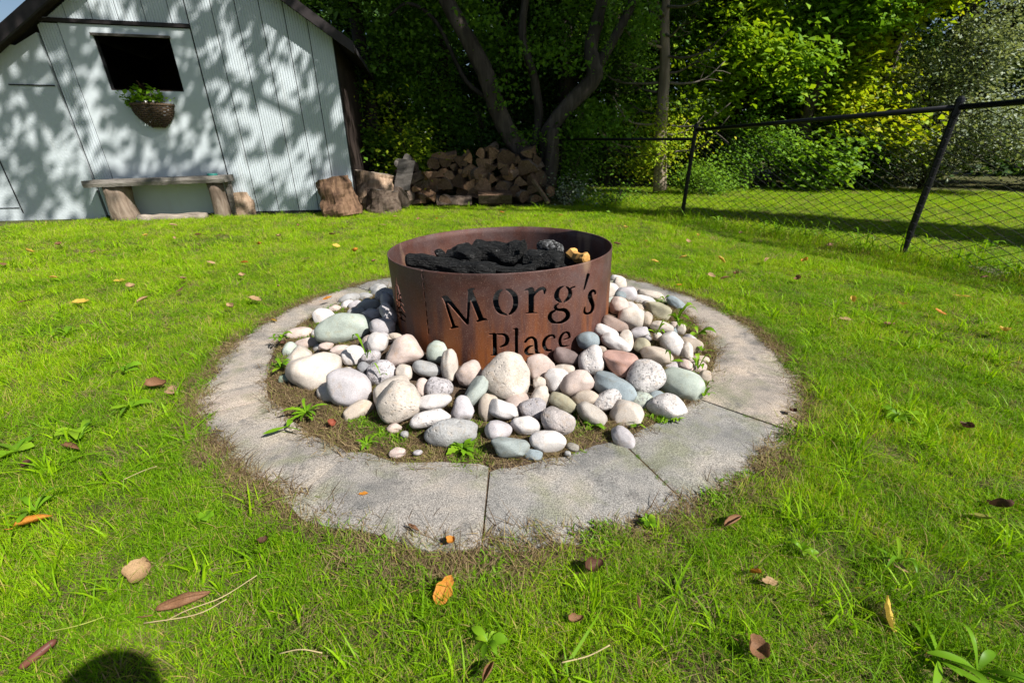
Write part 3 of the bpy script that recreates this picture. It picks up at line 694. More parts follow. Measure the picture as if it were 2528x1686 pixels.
# keep stones out of the steel wall and ease neighbours apart along their own sight line
for it in range(30):
    for A in stones:
        c_ = min(A['a'], A['b']) * 0.95; A['c'] = max(0.5 * (A['a'] + A['b']) * 0.78, 0.02)
        p = A['p']; v = p[:2] - RC[:2]; r = np.linalg.norm(v)
        lim = R_RING + 0.006 + min(A['a'], A['b'], A['c']) * 0.97
        if r < lim and v[1] < 0.15:
            # move towards the viewer until clear
            dt = 0.006; s_ = 1 - dt / A['t']; A['t'] -= dt; A['p'] = np.array([0, 0, CAMH]) + A['d'] * A['t']; A['a'] *= s_; A['b'] *= s_
    for ia in range(len(stones)):
        for ib in range(ia + 1, len(stones)):
            A, B = stones[ia], stones[ib]; dlt = A['p'] - B['p']; dist = np.linalg.norm(dlt)
            need = 0.86 * (min(A['a'], A['b']) + min(B['a'], B['b']))
            if dist < need:
                F_, N_ = (A, B) if A['p'][1] > B['p'][1] else (B, A)      # farther, nearer
                step = min(0.004, (need - dist) * 0.3)
                for S_, sg in ((F_, 1), (N_, -1)):
                    nt_ = S_['t'] + sg * step
                    if abs((nt_ * S_['d'])[2] + CAMH) < 0.012: continue
                    s_ = nt_ / S_['t']; S_['t'] = nt_; S_['p'] = np.array([0, 0, CAMH]) + S_['d'] * nt_; S_['a'] *= s_; S_['b'] *= s_
colname = {CRM: 'cream', PNK: 'pinkish', WHT: 'off-white', GRY: 'grey', BLU: 'blue grey', GRN: 'grey green', TAN: 'tan', LIL: 'lilac grey', ROS: 'rose', MAU: 'purple brown', OLV: 'olive beige'}
GROUP_ST = 'river stones heaped around the fire ring'
def put_stone(A, seed, sub=ICO4):
    ds = A.get('desc') or ''; ex = 0.66 if any(w_ in ds for w_ in ('block', 'brick', 'slab', 'wedge', 'angular')) else float(np.random.default_rng(seed).uniform(0.84, 0.98))
    S = stone_shape(seed, A['k3'] * 1.5, A['ph'], sub, 1.0, ex)
    c_, s_ = math.cos(A['rot']), math.sin(A['rot'])
    X = S[:, 0] * A['a']; Y = S[:, 1] * A['b']; Z = S[:, 2] * A.get('c', A['b'])
    X, Y = X * c_ - Y * s_, X * s_ + Y * c_
    dv = A['p'] - np.array([0, 0, CAMH]); fw = dv / np.linalg.norm(dv) if 'd' in A else Fv
    rx = np.cross(fw, [0, 0, 1.0]); rx /= np.linalg.norm(rx); uy = np.cross(rx, fw)
    V = A['p'] + X[:, None] * rx + Y[:, None] * uy + Z[:, None] * fw
    o = obj('river_stone', V, sub[1], M[A['mt']], None, smooth=True, origin=tuple(A['p']))
    o.color = (*A['col'], 1); return o
for A in stones:
    A['c'] = max(0.5 * (A['a'] + A['b']) * 0.8, 0.02)
    o = put_stone(A, 300 + A['i'])
    if A['desc']: lab = A['desc']
    else:
        sz = 'small' if max(A['a'], A['b']) < 0.055 else 'medium'
        side = 'fir-tree end' if A['p'][0] < -0.3 else ('plain end past the lettering' if A['p'][0] > 0.45 else 'lettered front')
        sur = {'stone': 'smooth', 'stone_speck': 'speckled', 'stone_pit': 'pitted'}[A['mt']]
        lab = f"{sz} {sur} {colname.get(A['col'], 'dark')} stone in the heap by the ring's {side}"
    tag(o, lab, 'stone', GROUP_ST)
# lower layer and far side of the heap
pts = [(A['p'], max(A['a'], A['b'])) for A in stones]; r = np.random.default_rng(5); n = 0
for _ in range(4000):
    th = r.uniform(0, 2 * math.pi); q = r.uniform(0.66, 1.08); x = PIT[0] + q * math.cos(th); y = PIT[1] + q * math.sin(th)
    sz = r.uniform(0.04, 0.085); back = y > PIT[1] + 0.35
    z = heap_z(x, y) - (0.03 if back else 0.075); z = max(z, sz * 0.4)
    p = np.array([x, y, z])
    if math.hypot(x - RC[0], y - RC[1]) < R_RING + sz * 0.9: continue
    if any(np.linalg.norm(p - c0) < 0.72 * (rad0 + sz) for c0, rad0 in pts): continue
    pts.append((p, sz)); n += 1
    col = [CRM, PNK, WHT, GRY, LIL, TAN, GRN, BLU][r.integers(8)]
    A = dict(p=p, a=sz, b=sz * r.uniform(0.6, 0.8), c=sz * r.uniform(0.75, 0.95), rot=0, k3=r.uniform(0, 0.05), ph=0, col=col, mt=['stone', 'stone', 'stone_speck'][r.integers(3)])
    S = stone_shape(900 + n, A['k3'], 0, ICO3); t = r.uniform(0, 6.28)
    X, Y, Z = S[:, 0] * A['a'], S[:, 2] * A['c'], S[:, 1] * A['b']
    V = p + np.stack([X * math.cos(t) - Y * math.sin(t), X * math.sin(t) + Y * math.cos(t), Z], 1)
    o = obj('river_stone', V, ICO3[1], M[A['mt']], None, smooth=True, origin=tuple(p)); o.color = (*col, 1)
    tag(o, f"{colname[col]} stone " + ("on the far side of the fire ring" if back else "wedged in the lower layer of the heap"), 'stone', GROUP_ST)
    if n > 110: break
# ================================================================== SHED
S_L, S_R, Z_E, SLOPE = -3.75, 0.05, 2.56, 0.675
S_M = (S_L + S_R) / 2; Z_P = Z_E + (S_R - S_M) * SLOPE
def zroof(q): return min(Z_E + (S_R - q) * SLOPE, Z_E + (q - S_L) * SLOPE)
shed = empty('shed', tuple(wallp(S_M, 0)), 'white painted garden shed with dark gable roof and one open window', 'shed')
WS0, WS1, WZ0, WZ1 = -3.13, -2.17, 1.79, 2.47
def prism(poly, o0, o1):
    """poly in wall coordinates (s, z), extruded between two offsets from the wall plane"""
    n = len(poly); V = [wallp(a, b, o1) for a, b in poly] + [wallp(a, b, o0) for a, b in poly]
    F = [tuple(range(n)), tuple(range(2 * n - 1, n - 1, -1))] + [(i, (i + 1) % n + 0, (i + 1) % n + n, i + n) for i in range(n)]
    F = [f if k < 2 else (f[1], f[0], f[3], f[2]) for k, f in enumerate(F)]
    return np.array(V), F
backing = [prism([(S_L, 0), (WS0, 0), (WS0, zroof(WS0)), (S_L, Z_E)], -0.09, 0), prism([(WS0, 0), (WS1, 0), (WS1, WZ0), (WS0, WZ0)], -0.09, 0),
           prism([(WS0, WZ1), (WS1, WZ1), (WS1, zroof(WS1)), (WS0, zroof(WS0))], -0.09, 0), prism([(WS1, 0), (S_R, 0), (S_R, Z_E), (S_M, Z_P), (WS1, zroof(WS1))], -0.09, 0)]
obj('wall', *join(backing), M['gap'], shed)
def sidewall(sv, mat, name='side_wall'):
    c = wallp(sv, Z_E / 2, -1.4); return obj(name, *box(c, WD * 0.04, WNRM * 1.3, [0, 0, Z_E / 2]), mat, shed)
sidewall(S_R - 0.045, M['darkwood'])
sidewall(S_L + 0.045, M['darkwood'])
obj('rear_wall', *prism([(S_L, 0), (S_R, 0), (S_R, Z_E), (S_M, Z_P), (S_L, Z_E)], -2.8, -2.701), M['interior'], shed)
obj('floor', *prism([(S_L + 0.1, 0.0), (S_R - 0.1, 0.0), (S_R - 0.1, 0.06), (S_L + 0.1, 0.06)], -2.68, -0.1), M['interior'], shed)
# vertical boards with fine ribs
def ribbed(a, b, z0, ztop, name='wall_board', off=0.004):
    pitch = 0.036; prof = []; q = a
    while q < b - 1e-6:
        w = min(pitch, b - q)
        prof += [(q, 0.016), (q + w * 0.55, 0.016), (q + w * 0.62, 0.008), (min(b, q + w * 0.93), 0.008)]; q += pitch
    prof.append((b, 0.008)); V = []; F = []
    for (q, o) in prof: V += [wallp(q, z0, off + o), wallp(q, ztop(q), off + o)]
    for i in range(len(prof) - 1): F.append((2 * i, 2 * i + 2, 2 * i + 3, 2 * i + 1))
    n = len(V); V += [wallp(a, z0, off - 0.003), wallp(a, ztop(a), off - 0.003), wallp(b, z0, off - 0.003), wallp(b, ztop(b), off - 0.003)]
    F += [(n, 0, 1, n + 1), (n - 2, n + 2, n + 3, n - 1)]
    return obj(name, V, F, M['white'], shed)
zt = lambda q: zroof(q) - 0.02
for a, b in ((-1.87, -1.54), (-1.54, -1.22), (-1.22, -0.90), (-0.90, -0.58), (-0.58, -0.28), (-0.28, 0.045)):
    ribbed(a + 0.007, b - 0.007, 0.06, zt)
ribbed(-3.742, -3.512, 0.05, lambda q: min(2.575, zt(q)))
for a, b in ((-3.69, -3.37), (-3.37, -3.06), (-3.06, -2.745), (-2.745, -2.41), (-2.41, -2.09), (-2.09, -1.877)):
    ribbed(a + 0.007, b - 0.007, 2.64, zt)
# smooth sheet with the window opening
gs = [-3.498, WS0 + 0.004, WS1 - 0.004, -1.885]; gzz = [0.05, WZ0 + 0.004, WZ1 - 0.004, 2.58]
V = []; F = []
for o_ in (0.02, 0.002):
    for zc in gzz:
        for sc_ in gs: V.append(wallp(sc_, zc, o_))
for j in range(3):
    for i in range(3):
        if i == 1 and j == 1: continue
        F.append((j * 4 + i, j * 4 + i + 1, j * 4 + i + 5, j * 4 + i + 4))
for a, b in ((5, 6), (6, 10), (10, 9), (9, 5), (0, 4), (4, 8), (8, 12), (15, 11), (11, 7), (7, 3), (12, 13), (13, 14), (14, 15)): F.append((a, b, b + 16, a + 16))
obj('wall_sheet', V, F, M['whitesmooth'], shed)
win = obj('window', *join([prism([(WS0, WZ0), (WS1, WZ0), (WS1, WZ0 + 0.02), (WS0, WZ0 + 0.02)], -0.12, -0.005)]), M['darkwood'], shed)
win['label'] = 'dark open window hole without glass'
obj('window_frame', *prism([(WS0 - 0.01, WZ1 - 0.018), (WS1 + 0.01, WZ1 - 0.018), (WS1 + 0.01, WZ1 + 0.012), (WS0 - 0.01, WZ1 + 0.012)], 0.022, 0.05), M['oldwood'], win)
obj('trim', *prism([(-3.77, 2.59), (-1.87, 2.59), (-1.87, 2.625), (-3.77, 2.625)], 0.006, 0.05), M['fascia'], shed)
# lean-to with rough render, beside the boards
rend = prism([(-8.2, 0.0), (-3.775, 0.0), (-3.775, 2.46), (-4.08, 2.30), (-4.3, 2.33), (-8.2, 2.33)], -0.2, 0.035)
obj('rendered_wall', *rend, M['stucco'], shed)
obj('batten', *prism([(-4.34, 1.825), (-3.79, 1.825), (-3.79, 1.84), (-4.34, 1.84)], 0.037, 0.048), M['gap'], shed)
obj('batten', *prism([(-4.855, 0.12), (-4.843, 0.12), (-4.843, 0.95), (-4.855, 0.95)], 0.037, 0.044), M['gap'], shed)
obj('batten', *prism([(-5.3, 0.19), (-4.87, 0.19), (-4.87, 0.2), (-5.3, 0.2)], 0.037, 0.044), M['gap'], shed)
obj('plinth', *prism([(-3.9, -0.02), (0.04, -0.02), (0.04, 0.048), (-3.9, 0.048)], 0.002, 0.03), M['gap'], shed)
# roof: two slabs, barge boards
for sgn, s_e in ((1, S_R + 0.31), (-1, S_L - 1.25)):
    z_e = Z_P - abs(s_e - S_M) * SLOPE
    n_ = np.array([0, 0, 1.0])
    roof = obj('roof', *prism([(S_M, Z_P + 0.03), (s_e, z_e + 0.03), (s_e, z_e + 0.10), (S_M, Z_P + 0.10)], -3.0, 0.20), M['roof'], shed)
    obj('barge_board', *prism([(S_M, Z_P - 0.03), (s_e - sgn * 0.0, z_e - 0.03), (s_e, z_e + 0.125), (S_M, Z_P + 0.125)], 0.203, 0.245), M['fascia'], roof)
    obj('soffit', *prism([(S_M, Z_P + 0.005), (s_e, z_e + 0.005), (s_e, z_e + 0.027), (S_M, Z_P + 0.027)], 0.03, 0.2), M['darkwood'], roof)

# ------------------------------------------------------------------ hanging basket
bs, bz = -2.64, 1.60
basket = empty('wall_basket', tuple(wallp(bs, 1.33, 0.05)), 'half-round wicker basket of plants hung below the shed window', 'basket')
V = []; F = []; nu, nv = 20, 16
def bowl(u, v, k=1.0):
    """u across the half round 0..pi, v from rim (0) to foot (1)"""
    r = 0.27 * math.cos(v * math.pi / 2 * 0.93) ** 0.65 * k
    return wallp(bs - 0.0 + r * math.cos(u), bz - 0.29 * v, 0.03 + 0.8 * r * math.sin(u))
parts = []
for k in range(13):
    v = k / 12.6; P = [bowl(u, v) for u in np.linspace(0.03, math.pi - 0.03, 22)]
    P = [p + np.array([0, 0, 0.006 * math.sin(i * 2.4 + k * 3.14)]) for i, p in enumerate(P)]
    parts.append(tube(P, 0.0135, 6))
obj('wicker_bowl', *join(parts), M['wicker'], basket, smooth=True)
obj('rim', *tube([bowl(u, -0.03, 1.03) for u in np.linspace(0, math.pi, 22)], 0.02, 6), M['wicker'], basket, smooth=True)
obj('hook', *tube([wallp(bs, 1.60, 0.02), wallp(bs, 1.78, 0.03), wallp(bs, 1.86, 0.05)], 0.008, 6), M['blackmetal'], basket)
def leaves(P, L_, W_, r, up=0.6, fold=0.15, lean=0.0):
    """a rhombic blade at each point, turned at random"""
    n = len(P); P = np.asarray(P, float)
    nrm = r.normal(size=(n, 3)); nrm[:, 2] = np.abs(nrm[:, 2]) + up; nrm += SUN * lean; nrm /= np.linalg.norm(nrm, axis=1)[:, None]
    u = r.normal(size=(n, 3)); u -= nrm * (u * nrm).sum(1)[:, None]; u /= np.linalg.norm(u, axis=1)[:, None]
    w = np.cross(nrm, u); sz = r.uniform(0.5, 1.55, n)[:, None]
    V = np.stack([P - u * L_ / 2 * sz, P + w * W_ / 2 * sz + nrm * fold * W_ * sz, P + u * L_ / 2 * sz - nrm * 0.1 * L_ * sz, P - w * W_ / 2 * sz + nrm * fold * W_ * sz], 1).reshape(-1, 3)
    return V, np.arange(4 * n).reshape(n, 4)
def leaf_obj(name, P, L_, W_, mat, r, parent=None, up=0.6, tint=None, fold=0.15, lean=0.0):
    V, F = leaves(P, L_, W_, r, up, fold, lean); o = obj(name, V, F, mat, parent, uniform=True)
    set_attr(o.data, 'tint', np.clip(tint if tint is not None else r.beta(2, 2, len(P)), 0, 1)); return o
r = np.random.default_rng(21)
P = [wallp(bs + r.normal(0, 0.12), bz + 0.05 + abs(r.normal(0, 0.07)), 0.14 + r.normal(0, 0.06)) for _ in range(260)]
P += [wallp(bs - 0.23 + r.normal(0, 0.03), bz + 0.03 + r.normal(0, 0.04), 0.14 + r.normal(0, 0.03)) for _ in range(40)]
leaf_obj('foliage', P, 0.07, 0.045, M['weed'], r, basket)
leaf_obj('dead_flower', [wallp(bs - 0.03 + r.normal(0, 0.035), bz + 0.2 + r.normal(0, 0.035), 0.13) for _ in range(40)], 0.06, 0.04, M['straw'], r, basket, tint=np.zeros(40))
leaf_obj('flower', [wallp(bs + 0.08 + r.normal(0, 0.05), bz + 0.12 + r.normal(0, 0.05), 0.2) for _ in range(14)], 0.05, 0.045, M['petal'], r, basket)

# ------------------------------------------------------------------ plank bench on stumps, and things near it
def rough_tube(P, R, n, seed, amp, freq, mat, name, parent=None, mats=None, **kw):
    V, F = tube(P, R, n); C = np.repeat(np.asarray(P, float), n, axis=0)
    for i in range(len(V)):
        q = Vector(V[i]) * freq + Vector((seed * 3.1, seed, 0)); d = V[i] - C[i]
        V[i] = C[i] + d * (1 + amp * mnoise.noise(q) + amp * 0.5 * mnoise.noise(q * 2.7))
    return V, F
bench = empty('plank_bench', tuple(wallp(-2.7, 0, 0.3)), 'weathered plank bench on two stump legs against the shed wall', 'bench')
def plank(s0, s1, z0, z1, th, o0, o1, seed):
    n = 26; V = []; F = []
    for i in range(n):
        t = i / (n - 1); q = s0 + t * (s1 - s0); z = z0 + t * (z1 - z0)
        j = 0.018 * mnoise.noise(Vector((q * 4, seed, 0))); j2 = 0.012 * mnoise.noise(Vector((q * 9, seed, 5)))
        for (oo, zz_) in ((o0, z - th + j2), (o1 + j, z - th + j2), (o1 + j + 0.012, z - th * 0.5), (o1 + j, z + j2), (o0, z)): V.append(wallp(q, zz_, oo))
    for i in range(n - 1):
        for k in range(5):
            k2 = (k + 1) % 5; F.append((i * 5 + k, i * 5 + k2, (i + 1) * 5 + k2, (i + 1) * 5 + k))
    F += [(4, 3, 2, 1, 0), tuple((n - 1) * 5 + k for k in range(5))]
    return V, F
obj('seat', *plank(-3.66, -1.77, 0.59, 0.645, 0.095, 0.08, 0.46, 3), M['oldwood'], bench)
obj('leg', *rough_tube([wallp(-3.36, z, 0.27) for z in (-0.03, 0.08, 0.25, 0.40, 0.495)], [0.19, 0.175, 0.165, 0.17, 0.175], 18, 1, 0.22, 6, None, None), M['stump'], bench, smooth=True)
obj('leg', *rough_tube([wallp(-1.98, z, 0.3) for z in (-0.03, 0.08, 0.25, 0.42, 0.54)], [0.13, 0.12, 0.11, 0.105, 0.11], 16, 2, 0.25, 6, None, None), M['stump'], bench, smooth=True)
obj('brace', *box(wallp(-1.83, 0.28, 0.2), WD * 0.025, WNRM * 0.07, [0, 0, 0.28]), M['oldwood'], bench)
tub = obj('tin_lid', *tube([wallp(-1.97, 0.641, 0.33), wallp(-1.97, 0.655, 0.33), wallp(-1.97, 0.672, 0.33)], [0.07, 0.072, 0.068], 20), M['teal'], None, origin=tuple(wallp(-1.97, 0.641, 0.33)))
tag(tub, 'small teal tin lying on the end of the plank bench', 'tin')
lo = obj('half_buried_log', *rough_tube([wallp(q, 0.02, 0.36) for q in np.linspace(-3.15, -2.2, 10)], 0.075, 12, 4, 0.3, 7, None, None), M['oldwood'], None, smooth=True, origin=tuple(wallp(-2.7, 0, 0.36)))
tag(lo, 'low weathered log lying on the grass beneath the bench', 'log')
def stump(name, c, rad, h, lean, seed, label, mats, n=22, rings=9, amp=0.16):
    P = [np.array(c) + np.array([lean[0] * t, lean[1] * t, -0.03 + (h + 0.03) * t]) for t in np.linspace(0, 1, rings)]
    R = [rad * (1.18 - 0.2 * t) for t in np.linspace(0, 1, rings)]
    V, F = rough_tube(P, R, n, seed, amp, 5 / max(rad, 0.15) * 0.25, None, None)
    V[:n * 0 + 0] = V[:0]
    mi = [0] * len(F); mi[-1] = 1; mi[-2] = 1
    V[-n:, 2] += 0.03 * np.array([mnoise.noise(Vector(v) * 7) for v in V[-n:]])
    o = obj(name, V, F, mats, None, smooth=False, mi=mi, origin=tuple(c)); tag(o, label, 'stump'); return o
p = gnd(597, 531); stump('stump', p, 0.235, 0.35, (-0.02, 0.02), 3, 'short sawn stump standing beside the bench leg', [M['stump'], M['oldwood']])

# ------------------------------------------------------------------ woodpile
z5 = lambda x, y: (780 + x * 0.2637, 340 + y * 0.2637)
GL = 'firewood in the pile behind the lawn'
def firewood(c, w, h, shape, axis, length, seed, label, name='firewood_log', bark='logbark', end='endgrain'):
    r = np.random.default_rng(seed); axis = np.array(axis, float); axis /= np.linalg.norm(axis)
    sx = np.cross(axis, [0, 0, 1.0]); sx /= np.linalg.norm(sx); sz = np.cross(sx, axis)
    if shape == 'round': ang = np.linspace(0, 2 * math.pi, 15)[:-1]; poly = np.stack([np.cos(ang), np.sin(ang)], 1) * (1 + 0.06 * r.normal(size=14))[:, None]
    elif shape == 'half': ang = np.linspace(0, math.pi, 10); poly = np.stack([np.cos(ang), 1.7 * np.sin(ang) - 0.85], 1); poly *= (1 + 0.05 * r.normal(size=10))[:, None]
    else:
        ang = np.linspace(0.25, 1.35, 7); arc = np.stack([np.cos(ang), np.sin(ang)], 1) * 1.75 - 0.85; poly = np.vstack([[-0.85, -0.85], arc]); poly += 0.06 * r.normal(size=poly.shape)
    t = {'round': r.uniform(0, 6), 'half': r.normal(0, 0.5) + (math.pi if r.random() < 0.25 else 0), 'quarter': r.uniform(0, 6.28)}[shape]
    poly = poly @ np.array([[math.cos(t), math.sin(t)], [-math.sin(t), math.cos(t)]])
    n = len(poly); V = []; m = 5
    for k in range(m):
        q = k / (m - 1) - 0.5; jj = 1 + 0.03 * r.normal(size=n); bow = 0.008 * math.sin(q * 3 + seed)
        for (a, b), j_ in zip(poly, jj):
            V.append(c + axis * length * (q + 0.5) + sx * (a * w / 2 * j_ + bow) + sz * b * h / 2 * j_ + axis * (0.008 * r.normal() if k in (0, m - 1) else 0))
    F = []; mi = []
    for k in range(m - 1):
        for i in range(n):
            i2 = (i + 1) % n; F.append((k * n + i, (k + 1) * n + i, (k + 1) * n + i2, k * n + i2))
            flat = (shape == 'half' and i == n - 1) or (shape == 'quarter' and i in (0, n - 1)); mi.append(1 if flat else 0)
    F.append(tuple(range(n))); F.append(tuple((m - 1) * n + i for i in range(n - 1, -1, -1))); mi += [1, 1]
    o = obj(name, V, F, [M[bark], M[end]], None, mi=mi, origin=tuple(c)); tag(o, label, 'log', GL); return o
ENDS = [(1155, 170, 165, 90, 'half'), (1100, 245, 135, 120, 'round'), (1215, 245, 110, 75, 'half'), (1200, 312, 115, 58, 'half'), (1115, 342, 130, 66, 'half'), (1285, 185, 95, 85, 'quarter'), (1345, 212, 105, 118, 'quarter'),
 (1392, 247, 80, 66, 'quarter'), (1285, 275, 78, 76, 'quarter'), (1440, 198, 105, 105, 'quarter'), (1545, 142, 85, 98, 'half'), (1670, 148, 135, 135, 'quarter'), (1755, 142, 85, 62, 'half'), (1625, 105, 75, 62, 'half'), (1570, 242, 135, 112, 'half'),
 (1640, 292, 130, 112, 'quarter'), (1450, 300, 155, 105, 'half'), (1790, 212, 170, 150, 'round'), (1895, 212, 78, 105, 'quarter'), (1975, 155, 125, 115, 'quarter'), (2065, 218, 78, 125, 'half'), (1970, 272, 160, 132, 'half'),
 (1848, 300, 95, 125, 'quarter'), (1765, 318, 95, 95, 'quarter'), (1720, 262, 95, 85, 'quarter'), (1800, 372, 115, 76, 'half'), (1900, 412, 125, 115, 'quarter'), (1550, 342, 145, 125, 'round'), (1490, 385, 135, 105, 'half'), (1650, 392, 115, 115, 'quarter'),
 (1740, 452, 130, 100, 'half'), (1100, 420, 150, 140, 'quarter'), (1200, 432, 135, 105, 'half'), (1320, 412, 145, 180, 'quarter'), (1440, 452, 125, 135, 'quarter'), (1580, 445, 150, 140, 'half'), (1860, 502, 115, 115, 'round'), (1950, 552, 115, 115, 'round'),
 (2100, 362, 85, 135, 'half'), (2200, 505, 95, 85, 'round'), (1040, 558, 165, 85, 'half'), (935, 475, 115, 135, 'quarter'), (2005, 405, 125, 115, 'quarter'), (2015, 485, 105, 95, 'half'), (1480, 515, 115, 95, 'half'), (1080, 490, 90, 80, 'half'), (1380, 340, 110, 90, 'half'), (1250, 350, 100, 80, 'half'),
 (2060, 310, 90, 90, 'quarter'), (1560, 530, 90, 80, 'quarter'), (1770, 520, 100, 80, 'half'), (2060, 570, 110, 80, 'half')]
rg = np.random.default_rng(31)
def place_end(x, y, w, h, sh, seed, lab, dy=0.0, **kw):
    px, py = z5(x, y); yy = 8.95 + dy; p = aty(px, py, yy)
    if p[2] > 0.25: p = aty(px, py, yy + 0.35 * (p[2] - 0.25))
    f = (p - np.array([0, 0, 1])) @ Fv; w = w * 0.2637 * f / FPX * rg.uniform(0.9, 1.25); h = h * 0.2637 * f / FPX * rg.uniform(0.85, 1.2)
    p[2] = max(p[2], h * 0.42)
    ax = np.array([rg.normal(0, 0.38), 1, rg.normal(0, 0.16)])
    return firewood(p, w, h, sh, ax, rg.uniform(0.34, 0.46), seed, lab, **kw)
for i, e in enumerate(ENDS):
    nm = {'half': 'half-round split log', 'quarter': 'wedge-shaped split log', 'round': 'whole round log'}[e[4]]
    pos = 'near the top of' if e[1] < 230 else ('in the middle of' if e[1] < 400 else 'near the bottom of')
    place_end(*e, 500 + i, f'{nm} stacked end-on {pos} the woodpile')
for i in range(26):
    x, y = rg.uniform(1050, 2080), rg.uniform(240, 560)
    place_end(x, y, rg.uniform(100, 150), rg.uniform(90, 130), ['half', 'quarter'][i % 2], 600 + i, 'split log showing between others deeper in the woodpile', dy=0.32)
def lying(x0, x1, y, th, lab, seed, shape='half'):
    a = aty(*z5(x0, y), 8.72); b = aty(*z5(x1, y), 8.78); h = th * 0.2637 * 9 / FPX
    a[2] = b[2] = h * 0.45
    return firewood(a, h * 1.3, h, shape, b - a, np.linalg.norm(b - a), seed, lab)
lying(1135, 1460, 575, 95, 'split log lying sideways at the foot of the pile', 701)
lying(1522, 1825, 565, 125, 'thick split timber lying sideways at the foot of the pile', 702)
a = aty(*z5(2030, 400), 8.8); b = aty(*z5(2180, 610), 8.6); firewood(a, 0.12, 0.1, 'quarter', b - a, np.linalg.norm(b - a), 703, 'log leaning against the woodpile end with its bark peeling')
# big blocks between pile and shed
p = gnd(*z5(250, 690)); stump('stump', np.array([-2.84, 7.40, 0]), 0.27, 0.56, (-0.12, 0.08), 11, 'tall brown split stump leaning in front of the shed corner', [M['brownstump'], M['endgrain']], n=34, rings=16, amp=0.26)
p = gnd(*z5(600, 655)); stump('stump', np.array([-2.28, 7.85, 0]), 0.25, 0.36, (0.02, 0.05), 12, 'low dark charred stump between tall stump and woodpile', [M['logbark'], M['oldwood']], n=30, rings=12, amp=0.24)
stump('stump', np.array([-2.60, 8.35, 0]), 0.33, 0.62, (0.1, 0.05), 13, 'big pale rough stump standing behind the charred one', [M['stump'], M['oldwood']], n=30, rings=12, amp=0.24)
p = aty(*z5(830, 375), 8.35); firewood(p - np.array([0.08, 0, 0.22]), 0.34, 0.2, 'half', (0.22, 0.3, 1), 0.52, 722, 'big pale grey split log with its face upward', end='oldwood')
p = aty(*z5(775, 530), 8.25); p[2] = 0.2; firewood(p, 0.36, 0.4, 'round', (0.1, 1, 0), 0.4, 723, 'rough brown log block beside the charred stump', bark='stump', end='stump')
p = aty(*z5(770, 240), 8.6); firewood(p, 0.15, 0.17, 'round', (0.0, 1, -0.2), 0.5, 724, 'small round grey log poking up behind the pale split log', end='oldwood')
p = aty(*z5(850, 215), 8.7); firewood(p, 0.17, 0.24, 'round', (0.1, 1, -0.3), 0.5, 725, 'second grey log end poking up beside the small round one', end='oldwood')
for i, (x, y, w) in enumerate(((640, 470, 260), (860, 470, 200), (470, 560, 220), (960, 400, 150))):
    p = aty(*z5(x, y), 8.75); p[2] = max(p[2] - 0.05, 0.14); firewood(p, w * 0.0022, w * 0.0018, 'round', (0.1, 1, 0), 0.45, 730 + i, 'log block hidden behind the stumps at the pile end', end='logbark')

for i in range(22):                                             # loose splits tumbled at the pile's end
    x = rg.uniform(-2.3, -1.3); z = 0.08 + rg.uniform(0, 0.55) * (1 - abs(x + 1.6) * 0.5); a_ = rg.uniform(-1.2, 1.2)
    firewood(np.array([x, 8.55 - 0.25 * (0.5 - z) + rg.uniform(0, 0.25), z]), rg.uniform(0.12, 0.24), rg.uniform(0.1, 0.2), ['half', 'quarter', 'quarter'][i % 3], (math.sin(a_), math.cos(a_), rg.normal(0, 0.25)), rg.uniform(0.3, 0.42), 760 + i, 'loose split log tumbled between the stumps and the woodpile')
# ================================================================== CHAIN-LINK FENCE
fence = empty('chain_link_fence', tuple(POST1), 'black chain-link fence with pipe rail along the neighbouring lawn', 'fence')
FD = (POST2 - POST1) / np.linalg.norm(POST2 - POST1); FL = np.linalg.norm(POST2 - POST1)
POST3 = POST2 + FD * FL; H1, H2 = 1.30, 1.375
def fh(u): return H1 + (H2 - H1) * u / FL
for k, pp in enumerate((POST1, POST2, POST3)):
    h = fh(k * FL) + 0.01
    po = obj('post', *tube([pp + [0, 0, -0.1], pp + [0, 0, h]], 0.029, 14), M['blackmetal'], fence, smooth=False)
    for zc in (h - 0.10, h * 0.5, 0.22): obj('clamp', *tube([pp + [0, 0, zc], pp + [0, 0, zc + 0.022]], 0.034, 14), M['blackmetal'], po)
    obj('cap', *tube([pp + [0, 0, h + 0.001], pp + [0, 0, h + 0.03], pp + [0, 0, h + 0.05]], [0.034, 0.03, 0.01], 14), M['blackmetal'], po)
obj('top_rail', *tube([POST1 + [0, 0, fh(0) - 0.03], POST2 + [0, 0, fh(FL) - 0.03]], 0.025, 12), M['blackmetal'], fence, smooth=True)
obj('top_rail', *tube([POST2 + [0, 0, fh(FL) - 0.03], POST3 + [0, 0, fh(2 * FL) - 0.03]], 0.025, 12), M['blackmetal'], fence, smooth=True)
def chain(p0, d, length, hfun, pitch=0.075, rad=0.005):
    parts = []; nrm = np.array([-d[1], d[0], 0]); n = int(length / pitch)
    for i in range(n):
        u = (i + 0.5) * pitch; top = hfun(u) - 0.05; m = int(top / (pitch * 0.55)); P = []
        for k in range(m):
            sg = 1 if ((k + i) % 2) else -1
            P.append(p0 + d * (u + sg * pitch * 0.5) + nrm * (0.004 * sg - 0.03) + np.array([0, 0, 0.03 + k * pitch * 0.55]))
        parts.append(tube(P, rad, 4, cap=False))
    return join(parts)
o = obj('chain_link_mesh', *chain(POST1, FD, 2 * FL, fh), M['wire'], fence); o['kind'] = 'stuff'
E1 = np.array([1.05, 10.1, 0]); d2 = (E1 - POST1) / np.linalg.norm(E1 - POST1); L2 = np.linalg.norm(E1 - POST1)
f2 = empty('chain_link_fence', tuple(E1), 'short black fence run leading from the corner post into the trees', 'fence')
obj('top_rail', *tube([POST1 + [-0.03, 0.03, 1.15], E1 + [0, 0, 1.21]], 0.022, 10), M['blackmetal'], f2, smooth=True)
